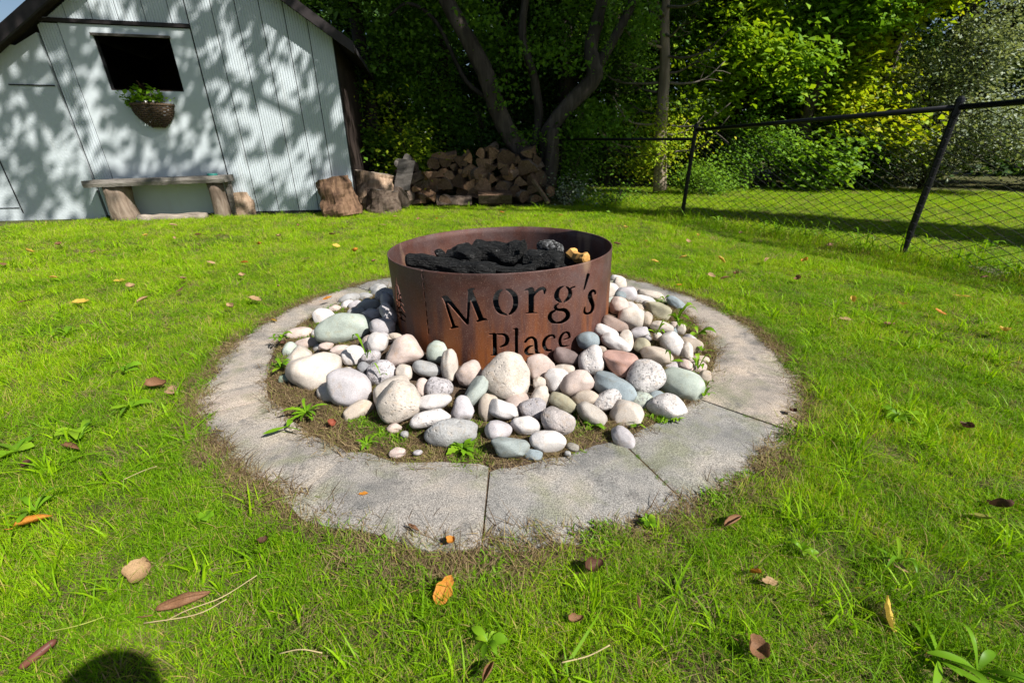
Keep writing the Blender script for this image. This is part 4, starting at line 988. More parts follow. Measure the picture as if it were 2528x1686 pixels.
obj('post', *tube([E1 + [0, 0, -0.1], E1 + [0, 0, 1.2]], 0.035, 12), M['blackmetal'], f2)
o = obj('chain_link_mesh', *chain(POST1 + d2 * 0.06, d2, L2 - 0.1, lambda u: 1.16), M['wire'], f2); o['kind'] = 'stuff'
# ================================================================== TREES
def crown_points(blobs, n, r, sub=16, spread=0.30):
    """leaves gathered in sprays spread over the shells of several blobs"""
    P = []; tot = sum(b[1][0] * b[1][2] for b in blobs)
    for c, rad in blobs:
        k = int(n * rad[0] * rad[2] / tot); m = max(4, k // sub // 3)
        d = r.normal(size=(m, 3)); d /= np.linalg.norm(d, axis=1)[:, None]
        cen = np.array(c) + d * np.array(rad) * r.uniform(0.45, 1.02, (m, 1))
        ii = r.integers(0, m, k); sp_ = spread * r.uniform(0.5, 1.3, (m, 1))
        q = cen[ii] + r.normal(size=(k, 3)) * sp_[ii] * np.array([1, 1, 0.55]); P.append(q)
    P = np.concatenate(P); return P[P[:, 2] > 0.03]
def limb_paths(base, blobs, r, h, rad, lean=(0, 0)):
    parts = []; top = np.array([base[0] + lean[0], base[1] + lean[1], h])
    tp = spline([base + np.array([0, 0, -0.1]), base + (top - base) * 0.35 + np.array([r.normal(0, 0.08), r.normal(0, 0.08), 0]), base + (top - base) * 0.7 + np.array([r.normal(0, 0.12), r.normal(0, 0.12), 0]), top], 5)
    parts.append(tube(tp, np.linspace(rad, rad * 0.25, len(tp)), 10, wob=0.06, seed=int(r.integers(1e6))))
    for c, rd in blobs:
        c = np.array(c); k = np.argmin(np.abs(tp[:, 2] - max(0.3, c[2] - 0.9 * np.linalg.norm(c[:2] - base[:2])))); s0 = tp[k]
        mid = (s0 + c) / 2 + np.array([0, 0, -0.1]) + r.normal(0, 0.1, 3)
        pp = spline([s0, mid, c], 4); parts.append(tube(pp, np.linspace(rad * 0.4, 0.012, len(pp)), 6))
        for _ in range(5):
            e = c + r.normal(size=3) * np.array(rd) * 0.55; parts.append(tube(spline([mid, (mid + e) / 2 + r.normal(0, 0.06, 3), e], 3), np.linspace(rad * 0.16, 0.006, 7), 5))
    return parts
def bushy(name, label, x, y, h, cr, zlow, mat, n, leaf, seed, group=None, rad=None, dens=1.0, cat='tree', tintshift=0.0, up=0.5, spread=0.3, nb=None):
    r = np.random.default_rng(seed); base = np.array([x, y, 0.0])
    t = empty(name, tuple(base), label, cat, group)
    blobs = []; nb = nb or int(5 + h)
    for k in range(nb):
        z = zlow + (h - zlow) * (k + 0.5) / nb; f = math.sin(math.pi * min(1, 0.25 + 0.75 * (z - zlow) / (h - zlow))) ** 0.6
        a = r.uniform(0, 6.28); q = r.uniform(0.2, 0.75) * cr * f
        R = cr * f * r.uniform(0.4, 0.62); blobs.append(((x + q * math.cos(a), y + q * math.sin(a), z), (R, R, R * 0.8)))
    obj('trunk', *join(limb_paths(base, blobs, r, h * 0.85, rad or 0.03 * h)), M['bark'], t, smooth=True)
    P = crown_points(blobs, n, r, spread=spread)
    patch = np.array([mnoise.noise(Vector((p[0] * 0.9, p[1] * 0.9, p[2] * 0.9 + seed))) for p in P]) * 0.55
    leaf_obj('crown', P, leaf, leaf * 0.62, M[mat], r, t, up=up, lean=1.2, tint=r.beta(2, 2, len(P)) * 0.75 + 0.12 + patch * 0.5 + tintshift)
    return t
GT = 'trees of the wood behind the lawn'
bushy('dark_tree', 'dense dark leafy tree just behind the shed corner', -3.3, 11.0, 7, 1.5, 0.2, 'lf_green', 13000, 0.095, 41, GT)
bushy('dark_tree', 'dark tree standing between the shed and the leaning trunks', -1.7, 11.9, 8, 1.7, 0.2, 'lf_green', 14000, 0.1, 42, GT)
bushy('dark_tree', 'dark tree directly behind the woodpile', -0.2, 13.0, 8, 1.9, 0.2, 'lf_dark', 14000, 0.1, 43, GT)
bushy('dark_tree', 'deep shaded tree behind the fork of leaning trunks', 1.4, 13.2, 8.5, 1.9, 0.2, 'lf_dark', 14000, 0.1, 44, GT)
bushy('dark_tree', 'shaded tree standing behind the short fence run', 2.9, 14.2, 8.5, 2.0, 0.3, 'lf_green', 14000, 0.1, 45, GT)
bushy('maple_tree', 'maple with yellowing leaves behind the bare-branched conifer', 6.0, 14.2, 9, 2.3, 0.8, 'lf_yel', 20000, 0.15, 46, GT, tintshift=-0.25)
bushy('maple_tree', 'bright green leafy tree at the edge of the far lawn', 8.2, 13.2, 7.5, 2.0, 0.4, 'lf_green', 22000, 0.155, 47, GT, tintshift=0.25)
bushy('maple_tree', 'tall yellow green tree rising behind the silver shrub', 10.3, 13.8, 9, 2.2, 0.5, 'lf_yel', 22000, 0.15, 48, GT, tintshift=0.15)
bushy('silver_shrub', 'large silvery grey-leaved shrub behind the fence', 11.5, 12.6, 4.4, 1.9, 0.2, 'lf_silver', 22000, 0.085, 49, cat='shrub', up=0.3)
bushy('silver_shrub', 'smaller silvery shrub at the outer edge of the far lawn', 14.3, 12.2, 3.6, 1.7, 0.1, 'lf_silver', 12000, 0.085, 50, cat='shrub', tintshift=-0.2)
bushy('dark_tree', 'dark conifer towering behind the silver shrub', 13.4, 15.2, 11, 2.6, 1.0, 'lf_con', 16000, 0.12, 51, GT)
bushy('dark_tree', 'shady tree filling the wood behind the bright green tree', 7.6, 17, 10, 2.8, 0.3, 'lf_dark', 12000, 0.14, 52, GT)
bushy('dark_tree', 'shady tree deep in the wood behind the bare conifer', 4.3, 17, 10, 2.8, 0.3, 'lf_green', 12000, 0.14, 53, GT)
bushy('dark_tree', 'shady tree deep behind the tall yellow green tree', 11.3, 17.5, 10, 2.8, 0.3, 'lf_dark', 12000, 0.14, 54, GT)
bushy('dark_tree', 'olive tree overhanging the far right lawn', 16.6, 14, 10, 2.6, 0.5, 'lf_con', 12000, 0.13, 55, GT)
GS = 'shrubs along the wood edge'
bushy('shrub', 'sunlit pale green shrub at the shed corner', -2.35, 9.6, 2.0, 0.5, 0.3, 'lf_yel', 1600, 0.07, 60, GS, cat='shrub', rad=0.02, nb=5)
bushy('shrub', 'light green shrub growing below the bare conifer', 3.55, 11.3, 2.0, 0.65, 0.4, 'lf_yel', 3000, 0.07, 61, GS, cat='shrub', rad=0.02, nb=5, tintshift=0.1)
bushy('shrub', 'dark ivy-like shrub beside the stump of the leaning tree', 1.5, 10.2, 1.9, 0.6, 0.2, 'lf_green', 3000, 0.065, 62, GS, cat='shrub', rad=0.02, nb=5)
bushy('shrub', 'low bush under the trees at the near edge of far lawn', 6.4, 12.4, 1.9, 1.0, 0.1, 'lf_green', 5000, 0.085, 63, GS, cat='shrub', rad=0.02, nb=6)
bushy('shrub', 'low dark bush under the bright green tree', 9.2, 12.5, 1.5, 0.9, 0.1, 'lf_dark', 5000, 0.085, 64, GS, cat='shrub', rad=0.02, nb=6)
bushy('shrub', 'low weedy bush at the corner of the far lawn', 4.6, 10.9, 0.7, 0.8, 0.05, 'lf_green', 3500, 0.06, 65, GS, cat='shrub', rad=0.01, nb=4, tintshift=0.2)
bushy('shrub', 'dark shrub growing behind the woodpile', -0.7, 10.3, 1.9, 0.8, 0.2, 'lf_dark', 4000, 0.07, 66, GS, cat='shrub', rad=0.02, nb=6)
bushy('shrub', 'pale leafy weed clump at the end of the woodpile', 1.25, 8.85, 0.42, 0.35, 0.02, 'lf_silver', 900, 0.05, 67, GS, cat='shrub', rad=0.008, nb=3)
bushy('shrub', 'small weed clump between woodpile and fence corner', 2.0, 8.5, 0.3, 0.35, 0.02, 'lf_green', 700, 0.05, 68, GS, cat='shrub', rad=0.008, nb=3)
# the wood beyond, one mass
r = np.random.default_rng(70); n = 60000
P = np.stack([r.uniform(-9, 26, n), r.uniform(18.5, 21.5, n), r.uniform(0, 9.5, n)], 1)
P = np.concatenate([P, np.stack([r.uniform(-10, 5, 26000), r.uniform(15.5, 18, 26000), r.uniform(0, 6, 26000)], 1)])
keep = np.array([mnoise.noise(Vector((p[0] * 0.55, p[1] * 0.4, p[2] * 0.6))) > -0.18 for p in P]); P = P[keep]
o = leaf_obj('woodland', P, 0.3, 0.2, M['lf_dark'], r); tag(o, 'far dark wood that closes the view behind the trees', 'woodland', kind='stuff')

# leaning multi-stemmed tree behind the woodpile
YT = 9.9
mst = empty('leaning_tree', tuple(gnd(1335, 470) * [1, 0, 0] + [0, YT, 0]), 'old tree with several dark trunks leaning apart behind the woodpile', 'tree')
def stem(pp, w, name, seed, dy=0.0, mat='bark'):
    P = spline([aty(x, y, YT + dy + k * 0.02) for k, (x, y) in enumerate(pp)], 5); f = 10.2
    R = np.interp(np.linspace(0, 1, len(P)), np.linspace(0, 1, len(w)), w) * f / FPX / 2 * 0.74
    return obj(name, *tube(P, R, 12, wob=0.07, seed=seed), M[mat], mst, smooth=True)
stem([(1325, 455), (1305, 395), (1255, 330), (1222, 255), (1196, 180), (1150, 90), (1090, -20), (1030, -150), (990, -400)], [62, 58, 54, 50, 48, 44, 40, 36, 20], 'trunk', 1)
stem([(1335, 455), (1350, 390), (1352, 330), (1395, 270), (1450, 215), (1468, 180), (1458, 120), (1475, 50), (1490, -40), (1500, -300)], [50, 46, 44, 44, 46, 52, 40, 36, 30, 20], 'trunk', 2, 0.15)
stem([(1350, 460), (1358, 410), (1362, 340), (1366, 318)], [46, 40, 34, 24], 'trunk', 3, -0.2)
stem([(1310, 400), (1330, 300), (1320, 200), (1290, 90), (1300, -30), (1310, -250)], [30, 26, 24, 22, 20, 12], 'trunk', 4, 0.35)
stem([(1470, 175), (1520, 90), (1560, 10), (1590, -100)], [28, 24, 22, 16], 'limb', 5, 0.2)
stem([(1225, 255), (1150, 200), (1080, 60), (1010, 10), (960, 40)], [16, 12, 10, 8, 5], 'limb', 6, 0.1)
blobs = [((aty(x, y, YT + dy)), (q, q, q * 0.8)) for x, y, dy, q in ((1000, 60, 0.6, 0.8), (1130, 40, 0.9, 0.8), (1250, 120, 0.8, 0.7), (1400, 60, 0.7, 0.8), (1540, 60, 0.3, 0.55), (1480, 280, 0.6, 0.6), (1420, 330, 0.3, 0.45), (1180, 330, 0.8, 0.6), (950, 180, 0.8, 0.7), (1060, 200, 0.9, 0.8),
        (1100, -150, 0.5, 1.2), (1400, -200, 0.5, 1.3), (1250, -350, 0.5, 1.3), (1550, -150, 0.4, 1.0), (950, -150, 0.5, 1.2), (1240, 230, -0.35, 0.28), (1330, 130, -0.3, 0.35), (1190, 60, -0.3, 0.35), (1420, 160, -0.3, 0.3), (1500, 330, -0.2, 0.4), (1290, 330, -0.25, 0.25))]
P = crown_points(blobs, 21000, r, spread=0.22)
leaf_obj('crown', P, 0.085, 0.055, M['lf_green'], r, mst, tint=r.beta(2, 2, len(P)) * 0.8)
# hanging leafy strands
P = []
for k in range(46):
    x = r.uniform(1480, 1640); p0 = aty(x, r.uniform(-60, 10), YT + r.uniform(-0.2, 0.8)); ln = r.uniform(0.6, 1.7)
    for q in np.linspace(0, ln, int(ln / 0.035)): P.append(p0 + np.array([0.06 * math.sin(q * 3 + k), 0.03 * math.cos(q * 4 + k), -q]) + r.normal(0, 0.025, 3))
leaf_obj('hanging_foliage', np.array(P), 0.09, 0.022, M['lf_green'], r, mst, up=0.0)

# bare-branched conifer
YC = 11.2
con = empty('bare_conifer', (3.7, 11.2, 0), 'slender conifer trunk with dead upturned branches and little green', 'tree')
tp = spline([aty(1628, 470, YC), aty(1630, 330, YC), aty(1640, 180, YC), aty(1640, 60, YC), aty(1648, -100, YC), aty(1650, -500, YC)], 6)
obj('trunk', *tube(tp, np.linspace(0.17, 0.05, len(tp)), 10, wob=0.06, seed=9), M['palebark'], con, smooth=True)
for k in range(30):
    q = tp[int(np.interp(k, [0, 29], [4, len(tp) - 4]))]; sg = 1 if k % 2 else -1; ln = r.uniform(0.6, 1.9); a = r.normal(0, 0.7)
    d = np.array([sg * math.cos(a), math.sin(a), 0]); dr = r.uniform(-0.25, 0.15)
    P = spline([q, q + d * ln * 0.35 + [0, 0, dr * 0.5], q + d * ln * 0.7 + [0, 0, dr * 0.6 + 0.1], q + d * ln + [0, 0, 0.35 * ln + dr]], 4)
    br = [tube(P, np.linspace(0.034, 0.007, len(P)), 6)]
    for _ in range(4):
        s0 = P[r.integers(4, len(P) - 1)]; e = s0 + d * r.uniform(0.1, 0.4) + r.normal(0, 0.15, 3); br.append(tube([s0, (s0 + e) / 2 + r.normal(0, 0.03, 3), e], [0.012, 0.008, 0.004], 4))
    obj('branch', *join(br), M['palebark'], con, smooth=True)
blobs = [((3.7 + r.normal(0, 0.5), 11.5 + r.normal(0, 0.4), z), (0.6, 0.6, 0.35)) for z in np.linspace(4.0, 8.5, 9)] + [(aty(1560, 190, 11.3), (0.4, 0.4, 0.3)), (aty(1700, 250, 11.3), (0.4, 0.4, 0.3))]
P = crown_points(blobs, 6000, r); leaf_obj('crown', P, 0.07, 0.02, M['lf_con'], r, con, up=0.1)

# ------------------------------------------------------------------ shade tree beyond the fence, outside the picture
def toward_sun(q, z): return q + SUN * ((z - q[2]) / SUN[2])
r = np.random.default_rng(80); tb = np.array([9.3, 2.75, 0.0])
sh = empty('shade_tree', tuple(tb), 'tall spreading maple beyond the fence whose crown dapples the shed', 'tree')
cl = []
for _ in range(200):                                            # over the shed wall
    w_ = wallp(r.uniform(-6.5, 0.3), r.uniform(0.0, 4.2)); cl.append((toward_sun(w_, r.uniform(8.2, 10.2)), 0.18, 14))
for _ in range(720):                                            # over the woodpile and wood edge
    q = np.array([r.uniform(-7.5, 2.0), r.uniform(9.0, 14.5), 0.0])
    if (q - W0) @ WNRM < 0 and q[0] < -2.5 and q[1] < 10: continue
    cl.append((toward_sun(q, r.uniform(8.5, 15)), 0.38, 40))
P = np.concatenate([c + r.normal(size=(k, 3)) * sg * np.array([1, 1, 0.6]) for c, sg, k in cl])
G = P - SUN[None] * (P[:, 2:3] / SUN[2])                         # where each leaf's shadow meets the ground
lit = (G[:, 1] < 8.55 - 0.25 * np.clip(G[:, 0], -2, 3)) & (((G - W0) @ WNRM) > 0.25) | (G[:, 0] > 2.3)
P = P[~lit]
cl = []
for _ in range(120):                                            # low boughs shading the strip beyond the fence
    k_ = r.uniform(0, 1); q = np.array([2.75 + 4.2 * k_, 7.55 - 2.75 * k_, 0.0]) + np.array([0.55, 0.6, 0]) * r.uniform(0.05, 1.0)
    cl.append((toward_sun(q, r.uniform(3.5, 6.5)), 0.16, 26))
P = np.concatenate([P] + [c + r.normal(size=(k, 3)) * sg for c, sg, k in cl])
leaf_obj('crown', P, 0.17, 0.125, M['lf_green'], r, sh)
parts = [tube(spline([tb + [0, 0, -0.1], tb + [0.1, 0, 3], tb + [-0.3, 0.1, 6.5], tb + [-1.0, 0.3, 9], tb + [-2, 0.5, 12], tb + [-2.5, 0.6, 14.5]], 5), np.linspace(0.42, 0.1, 26), 12, wob=0.05)]
hub = tb + [-0.5, 0.1, 7.5]
for k in range(26):
    e = P[r.integers(len(P))]; m_ = (hub + e) / 2 + [0, 0, 0.8] + r.normal(0, 0.3, 3); pp = spline([hub + [0, 0, r.uniform(-0.5, 4)], m_, e], 4)
    Gp = pp - SUN[None] * (pp[:, 2:3] / SUN[2])
    if ((Gp[:, 1] < 7.6) & (Gp[:, 0] < 2.4) & (((Gp - W0) @ WNRM) > 0.3)).any(): continue
    parts.append(tube(pp, np.linspace(0.11, 0.02, len(pp)), 6))
obj('trunk', *join(parts), M['bark'], sh, smooth=True)
for k, (bx_, by_) in enumerate(((13.2, 1.2), (16.5, -1.0))):       # neighbours in the same row, their shade falls along the fence and far lawn edge
    pass

# ------------------------------------------------------------------ person holding the camera (only the head's shadow is in the picture)
def person(loc, yaw, hgt):
    root = empty('person', loc, 'person in navy jacket and jeans standing to take the picture', 'person')
    k = hgt / 1.62
    joints = {'pel': (0, 0, 0.92, 0.135), 'waist': (0, 0, 1.03, 0.12), 'chest': (0, 0.01, 1.22, 0.14), 'neckb': (0, 0.0, 1.37, 0.06), 'neck': (0, 0.015, 1.43, 0.052), 'head': (0, 0.03, 1.50, 0.085), 'crown': (0, 0.02, 1.56, 0.075)}
    E_ = [('pel', 'waist'), ('waist', 'chest'), ('chest', 'neckb'), ('neckb', 'neck'), ('neck', 'head'), ('head', 'crown')]
    for s_, sg in (('l', -1), ('r', 1)):
        joints.update({s_ + 'sh': (sg * 0.17, 0, 1.32, 0.058), s_ + 'el': (sg * 0.24, 0.08, 1.08, 0.045), s_ + 'wr': (sg * 0.10 - 0.12, 0.26, 0.97, 0.03), s_ + 'ha': (sg * 0.06 - 0.16, 0.31, 0.97, 0.032),
                       s_ + 'hip': (sg * 0.09, 0, 0.86, 0.09), s_ + 'kn': (sg * 0.10, 0.02, 0.48, 0.06), s_ + 'an': (sg * 0.11, 0, 0.09, 0.042), s_ + 'to': (sg * 0.12, 0.15, 0.04, 0.036)})
        E_ += [('chest', s_ + 'sh'), (s_ + 'sh', s_ + 'el'), (s_ + 'el', s_ + 'wr'), (s_ + 'wr', s_ + 'ha'), ('pel', s_ + 'hip'), (s_ + 'hip', s_ + 'kn'), (s_ + 'kn', s_ + 'an'), (s_ + 'an', s_ + 'to')]
        for f in range(5):
            fn = f'{s_}f{f}'; joints[fn] = (sg * 0.06 - 0.16 - sg * 0.03 + 0.0, 0.33 + 0.012 * (f % 3), 0.945 + 0.018 * f, 0.009); E_.append((s_ + 'ha', fn))
    names = list(joints); co = [Vector(joints[n][:3]) * k for n in names]
    me = bpy.data.meshes.new('body'); me.from_pydata([c[:] for c in co], [(names.index(a), names.index(b)) for a, b in E_], [])
    o = bpy.data.objects.new('body', me); link(o); o.parent = root; o.rotation_euler = (0, 0, yaw)
    md = o.modifiers.new('skin', 'SKIN'); 
    for i, n in enumerate(names): me.skin_vertices[0].data[i].radius = (joints[n][3] * k, joints[n][3] * k * (0.85 if n in ('chest', 'waist', 'pel') else 1)); me.skin_vertices[0].data[i].use_root = (n == 'pel')
    o.modifiers.new('sub', 'SUBSURF').levels = 2; o.modifiers['sub'].render_levels = 2; me.materials.append(M['jacket'])
    V, F = ICO3[0] * np.array([0.088, 0.1, 0.115]) * k, ICO3[1]
    V = V.copy(); V[:, 2] += 1.535 * k; V[:, 1] += 0.01
    c_, s_ = math.cos(yaw), math.sin(yaw); V[:, :2] = V[:, :2] @ np.array([[c_, s_], [-s_, c_]])
    hair = obj('hair', V + np.array(loc), F, M['hair'], root, smooth=True)
    return root
person((0.485, -0.455, 0.0), math.radians(8), 1.60)
# ================================================================== GRASS
def blade_mesh(name, n, radius, h0, h1, w0, w1, lean, mat, seed, tint=(0.1, 0.65), dry=0.1, flat=0.0):
    r = np.random.default_rng(seed)
    a = r.uniform(0, 2 * math.pi, n); q = radius * np.sqrt(r.uniform(0, 1, n))
    base = np.stack([q * np.cos(a), q * np.sin(a), np.full(n, -0.004)], 1)
    h = r.uniform(h0, h1, n); w = r.uniform(w0, w1, n); b = r.uniform(0, 2 * math.pi, n); ln = np.abs(r.normal(lean, lean * 0.6, n))
    d = np.stack([np.cos(b), np.sin(b), np.zeros(n)], 1); sd = np.stack([-np.sin(b), np.cos(b), np.zeros(n)], 1)
    tw = r.uniform(-0.8, 0.8, n)[:, None]; sd = sd * np.cos(tw) + d * np.sin(tw)
    lv = []; 
    for t, ww in ((0, 1.0), (0.35, 0.95), (0.7, 0.7), (1.0, 0.0)):
        up = h * t * (1 - 0.35 * t * np.clip(ln, 0, 1.5)); out = h * ln * t ** 1.8
        c = base + d * out[:, None]; c[:, 2] += up * (1 - flat)
        if ww > 0: lv.append(c - sd * (w * ww / 2)[:, None]); lv.append(c + sd * (w * ww / 2)[:, None])
        else: lv.append(c)
    V = np.stack(lv, 1).reshape(-1, 3); F = []
    for i in range(n):
        k = i * 7; F += [(k, k + 1, k + 3, k + 2), (k + 2, k + 3, k + 5, k + 4), (k + 4, k + 5, k + 6)]
    me = mesh_data(name, V, F, [mat]); tn = r.uniform(tint[0], tint[1], n); tn[r.random(n) < dry] = r.uniform(0.8, 1.0)
    set_attr(me, 'tint', np.repeat(tn, 3)); return me
def scatter(name, P, rot, scl, idx, meshes, label, cat):
    coll = bpy.data.collections.new(name + '_tufts')
    for i, me in enumerate(meshes):
        o = bpy.data.objects.new(f'{name}_tuft_{i:02d}', me); coll.objects.link(o)
    me = bpy.data.meshes.new(name); me.vertices.add(len(P)); me.vertices.foreach_set('co', np.asarray(P, np.float32).ravel())
    at = me.attributes.new('rot', 'FLOAT_VECTOR', 'POINT'); at.data.foreach_set('vector', np.asarray(rot, np.float32).ravel())
    at = me.attributes.new('scl', 'FLOAT_VECTOR', 'POINT'); at.data.foreach_set('vector', np.asarray(scl, np.float32).ravel())
    at = me.attributes.new('idx', 'INT', 'POINT'); at.data.foreach_set('value', np.asarray(idx, np.int32))
    o = bpy.data.objects.new(name, me); link(o)
    ng = bpy.data.node_groups.new(name + '_nodes', 'GeometryNodeTree')
    ng.interface.new_socket('Geometry', in_out='INPUT', socket_type='NodeSocketGeometry'); ng.interface.new_socket('Geometry', in_out='OUTPUT', socket_type='NodeSocketGeometry')
    N = ng.nodes; gi = N.new('NodeGroupInput'); go = N.new('NodeGroupOutput'); ip = N.new('GeometryNodeInstanceOnPoints'); ci = N.new('GeometryNodeCollectionInfo')
    ci.inputs['Collection'].default_value = coll; ci.inputs['Separate Children'].default_value = True; ci.inputs['Reset Children'].default_value = True
    def na(nm, ty):
        n = N.new('GeometryNodeInputNamedAttribute'); n.data_type = ty; n.inputs['Name'].default_value = nm; return n.outputs['Attribute']
    Lk = ng.links.new; Lk(gi.outputs[0], ip.inputs['Points']); Lk(ci.outputs[0], ip.inputs['Instance']); ip.inputs['Pick Instance'].default_value = True
    Lk(na('idx', 'INT'), ip.inputs['Instance Index']); Lk(na('rot', 'FLOAT_VECTOR'), ip.inputs['Rotation']); Lk(na('scl', 'FLOAT_VECTOR'), ip.inputs['Scale'])
    Lk(ip.outputs[0], go.inputs[0])
    m = o.modifiers.new('scatter', 'NODES'); m.node_group = ng
    tag(o, label, cat, kind='stuff'); return o
g_ = M['grass']
tufts = [blade_mesh('t', 58, 0.055, 0.018, 0.042, 0.0009, 0.0018, 0.7, g_, 1, (0.35, 0.68), 0.10),
         blade_mesh('t', 56, 0.055, 0.02, 0.046, 0.0009, 0.002, 0.8, g_, 2, (0.25, 0.6), 0.10),
         blade_mesh('t', 50, 0.05, 0.018, 0.04, 0.001, 0.0022, 1.0, g_, 3, (0.12, 0.5), 0.08),
         blade_mesh('t', 50, 0.055, 0.02, 0.04, 0.001, 0.002, 0.8, g_, 4, (0.04, 0.38), 0.12),
         blade_mesh('t', 46, 0.05, 0.025, 0.055, 0.0011, 0.0024, 0.7, g_, 5, (0.0, 0.28), 0.05),
         blade_mesh('t', 12, 0.03, 0.05, 0.10, 0.0028, 0.0055, 0.8, g_, 6, (0.1, 0.45), 0.05),        # 5 broad tall blades
         blade_mesh('t', 9, 0.02, 0.05, 0.09, 0.004, 0.0075, 1.2, g_, 7, (0.1, 0.45), 0.0),           # 6 crab-grass
         blade_mesh('t', 40, 0.05, 0.015, 0.04, 0.0010, 0.0018, 1.3, M['straw'], 8, (0.1, 0.9), 0.0)] # 7 dry thatch
r = np.random.default_rng(90); PP = []; RO = []; SC = []; IX = []
def fence_side(x, y): d = np.array([x, y]) - POST1[:2]; return d[0] * FD[1] - d[1] * FD[0]      # >0 on this side? sign checked below
side0 = fence_side(0.0, 3.0)
cell = 0.0
def add_grass(n, x0, x1, y0, y1, dmin, dmax, sc, far=False, hmul=1.0):
    X = r.uniform(x0, x1, n); Y = r.uniform(y0, y1, n)
    D_ = np.hypot(X, Y); rr = np.hypot(X - PIT[0], Y - PIT[1])
    ok = (D_ >= dmin) & (D_ < dmax) & (np.abs(X) < 1.32 * (Y + 0.9) + 0.3)
    ok &= ((X - W0[0]) * WNRM[0] + (Y - W0[1]) * WNRM[1] > 0.06) | (X > -2.6)
    ok &= (rr > R_OUT - 0.02)
    ok &= ~((Y > 8.55) & (X > -2.8) & (X < 1.3))
    fs = np.array([fence_side(x, y) for x, y in zip(X, Y)]) * np.sign(side0)
    ok &= (fs > -50) if far else (fs > -6)
    for x, y, q, f in zip(X[ok], Y[ok], rr[ok], fs[ok]):
        nz = vnoise(x, y, 1.6, 21); nz2 = vnoise(x, y, 5.5, 22)
        edge = min(1.0, max(0.0, (q - R_OUT + 0.02 - 0.05 * max(0, vnoise(x, y, 2.5, 23) + 0.15) - (0.10 if abs(math.degrees(math.atan2(y - PIT[1], x - PIT[0])) + 96) < 9 else 0)) / 0.07))
        if r.random() > 0.25 + 0.75 * edge: continue
        if nz2 < -0.3 and r.random() < (0.45 if math.hypot(x, y) < 3 else 0.25): continue                     # thin places
        u = r.random()
        if nz2 < -0.3 and u > 0.7 and math.hypot(x, y) < 2.6: u = 0.15
        if edge < 0.6 and u < 0.75: k = 7 if u < 0.6 else 3
        elif u < 0.02 + 0.035 * (nz > 0.2): k = 5
        elif u < 0.07 and u > 0.06: k = 6
        elif u < 0.15: k = 7
        else: k = int(np.clip(int(np.interp(math.hypot(x, y), [0.8, 2.2, 4.5, 8], [3.3, 2.9, 1.9, 1.5]) + (0.5 if x > 0.8 else 0.0) - 2.6 * nz - 1.2 * nz2 + r.normal(0, 1.0)), 0, 4))
        s_ = sc * r.uniform(0.8, 1.2); hz = hmul * (1 + 0.45 * nz) * r.uniform(0.8, 1.15)
        if abs(f) < 0.28 and y > 2: hz *= 2.6                               # unmown strip under the fence
        if f < -0.3: hz *= 0.75
        PP.append((x, y, ground_z(x, y))); RO.append((r.normal(0, 0.12), r.normal(0, 0.12), r.uniform(0, 6.28))); SC.append((s_, s_, s_ * hz)); IX.append(k)
add_grass(15500, -2.8, 2.8, 0.1, 2.4, 0.0, 1.7, 0.95, hmul=1.3)
add_grass(29000, -4.5, 4.5, 0.3, 3.4, 1.7, 3.0, 1.05, hmul=1.15)
add_grass(52000, -9, 8, 0.8, 6.2, 3.0, 5.6, 1.35, hmul=0.85)
add_grass(34000, -9, 10, 1.5, 10, 5.6, 9.5, 1.9, hmul=0.7)
add_grass(26000, -4, 16, 3.0, 13, 9.5, 17, 2.6, far=True, hmul=0.5)
scatter('lawn_grass', PP, RO, SC, IX, tufts, 'mown green lawn grass around the fire pit', 'grass')
# dry litter, moss and seedlings on the soil between stones and paving, and in the joints
lit_m = [blade_mesh('t', 40, 0.035, 0.008, 0.028, 0.0009, 0.0018, 1.6, M['straw'], 11, (0.0, 0.75), 0.0), blade_mesh('t', 34, 0.03, 0.008, 0.022, 0.001, 0.002, 1.3, M['straw'], 12, (0.1, 1.0), 0.1),
         blade_mesh('t', 40, 0.025, 0.006, 0.02, 0.002, 0.004, 0.8, M['weed'], 13, (0.1, 0.9), 0.0)]
PP2 = []; RO2 = []; SC2 = []; IX2 = []
for _ in range(9000):
    th = r.uniform(0, 6.28); q = math.sqrt(r.uniform(0.85 ** 2, 1.27 ** 2)) if r.random() < 0.72 else r.uniform(R_OUT - 0.03, R_OUT + 0.03 + 0.09 * (abs(th - 4.607) < 0.17))
    x = PIT[0] + q * math.cos(th); y = PIT[1] + q * math.sin(th)
    if r_in(th) + 0.025 < q < R_OUT - 0.04: continue
    if r_in(th) - 0.03 < q < R_OUT - 0.035 and r.random() < 0.6 + 0.5 * vnoise(x, y, 4, 31): continue
    h = max(0.0, heap_z(x, y) - 0.075) * min(1, max(0, (1.12 - q) / 0.15)) + 0.006 if q < 1.15 else 0.004
    gm = vnoise(x, y, 5, 33)
    PP2.append((x, y, h)); RO2.append((r.normal(0, 0.15), r.normal(0, 0.15), r.uniform(0, 6.28))); k = r.uniform(1.0, 1.9); SC2.append((k, k, k)); IX2.append(2 if gm > 0.22 and r.random() < 0.6 else r.integers(0, 2))
for a0 in joints:
    for _ in range(40):
        q = r.uniform(R_IN, R_OUT); a_ = math.radians(a0) + r.normal(0, 0.006); 
        if vnoise(q * 6, a0, 1, 3) < 0.0: continue
        PP2.append((PIT[0] + q * math.cos(a_), PIT[1] + q * math.sin(a_), 0.004)); RO2.append((0, 0, r.uniform(0, 6.28))); SC2.append((0.28, 0.28, 0.9)); IX2.append(int(r.integers(0, 3)))
scatter('dry_litter', PP2, RO2, SC2, IX2, lit_m, 'dry brown litter and moss on the soil around the stones', 'litter')

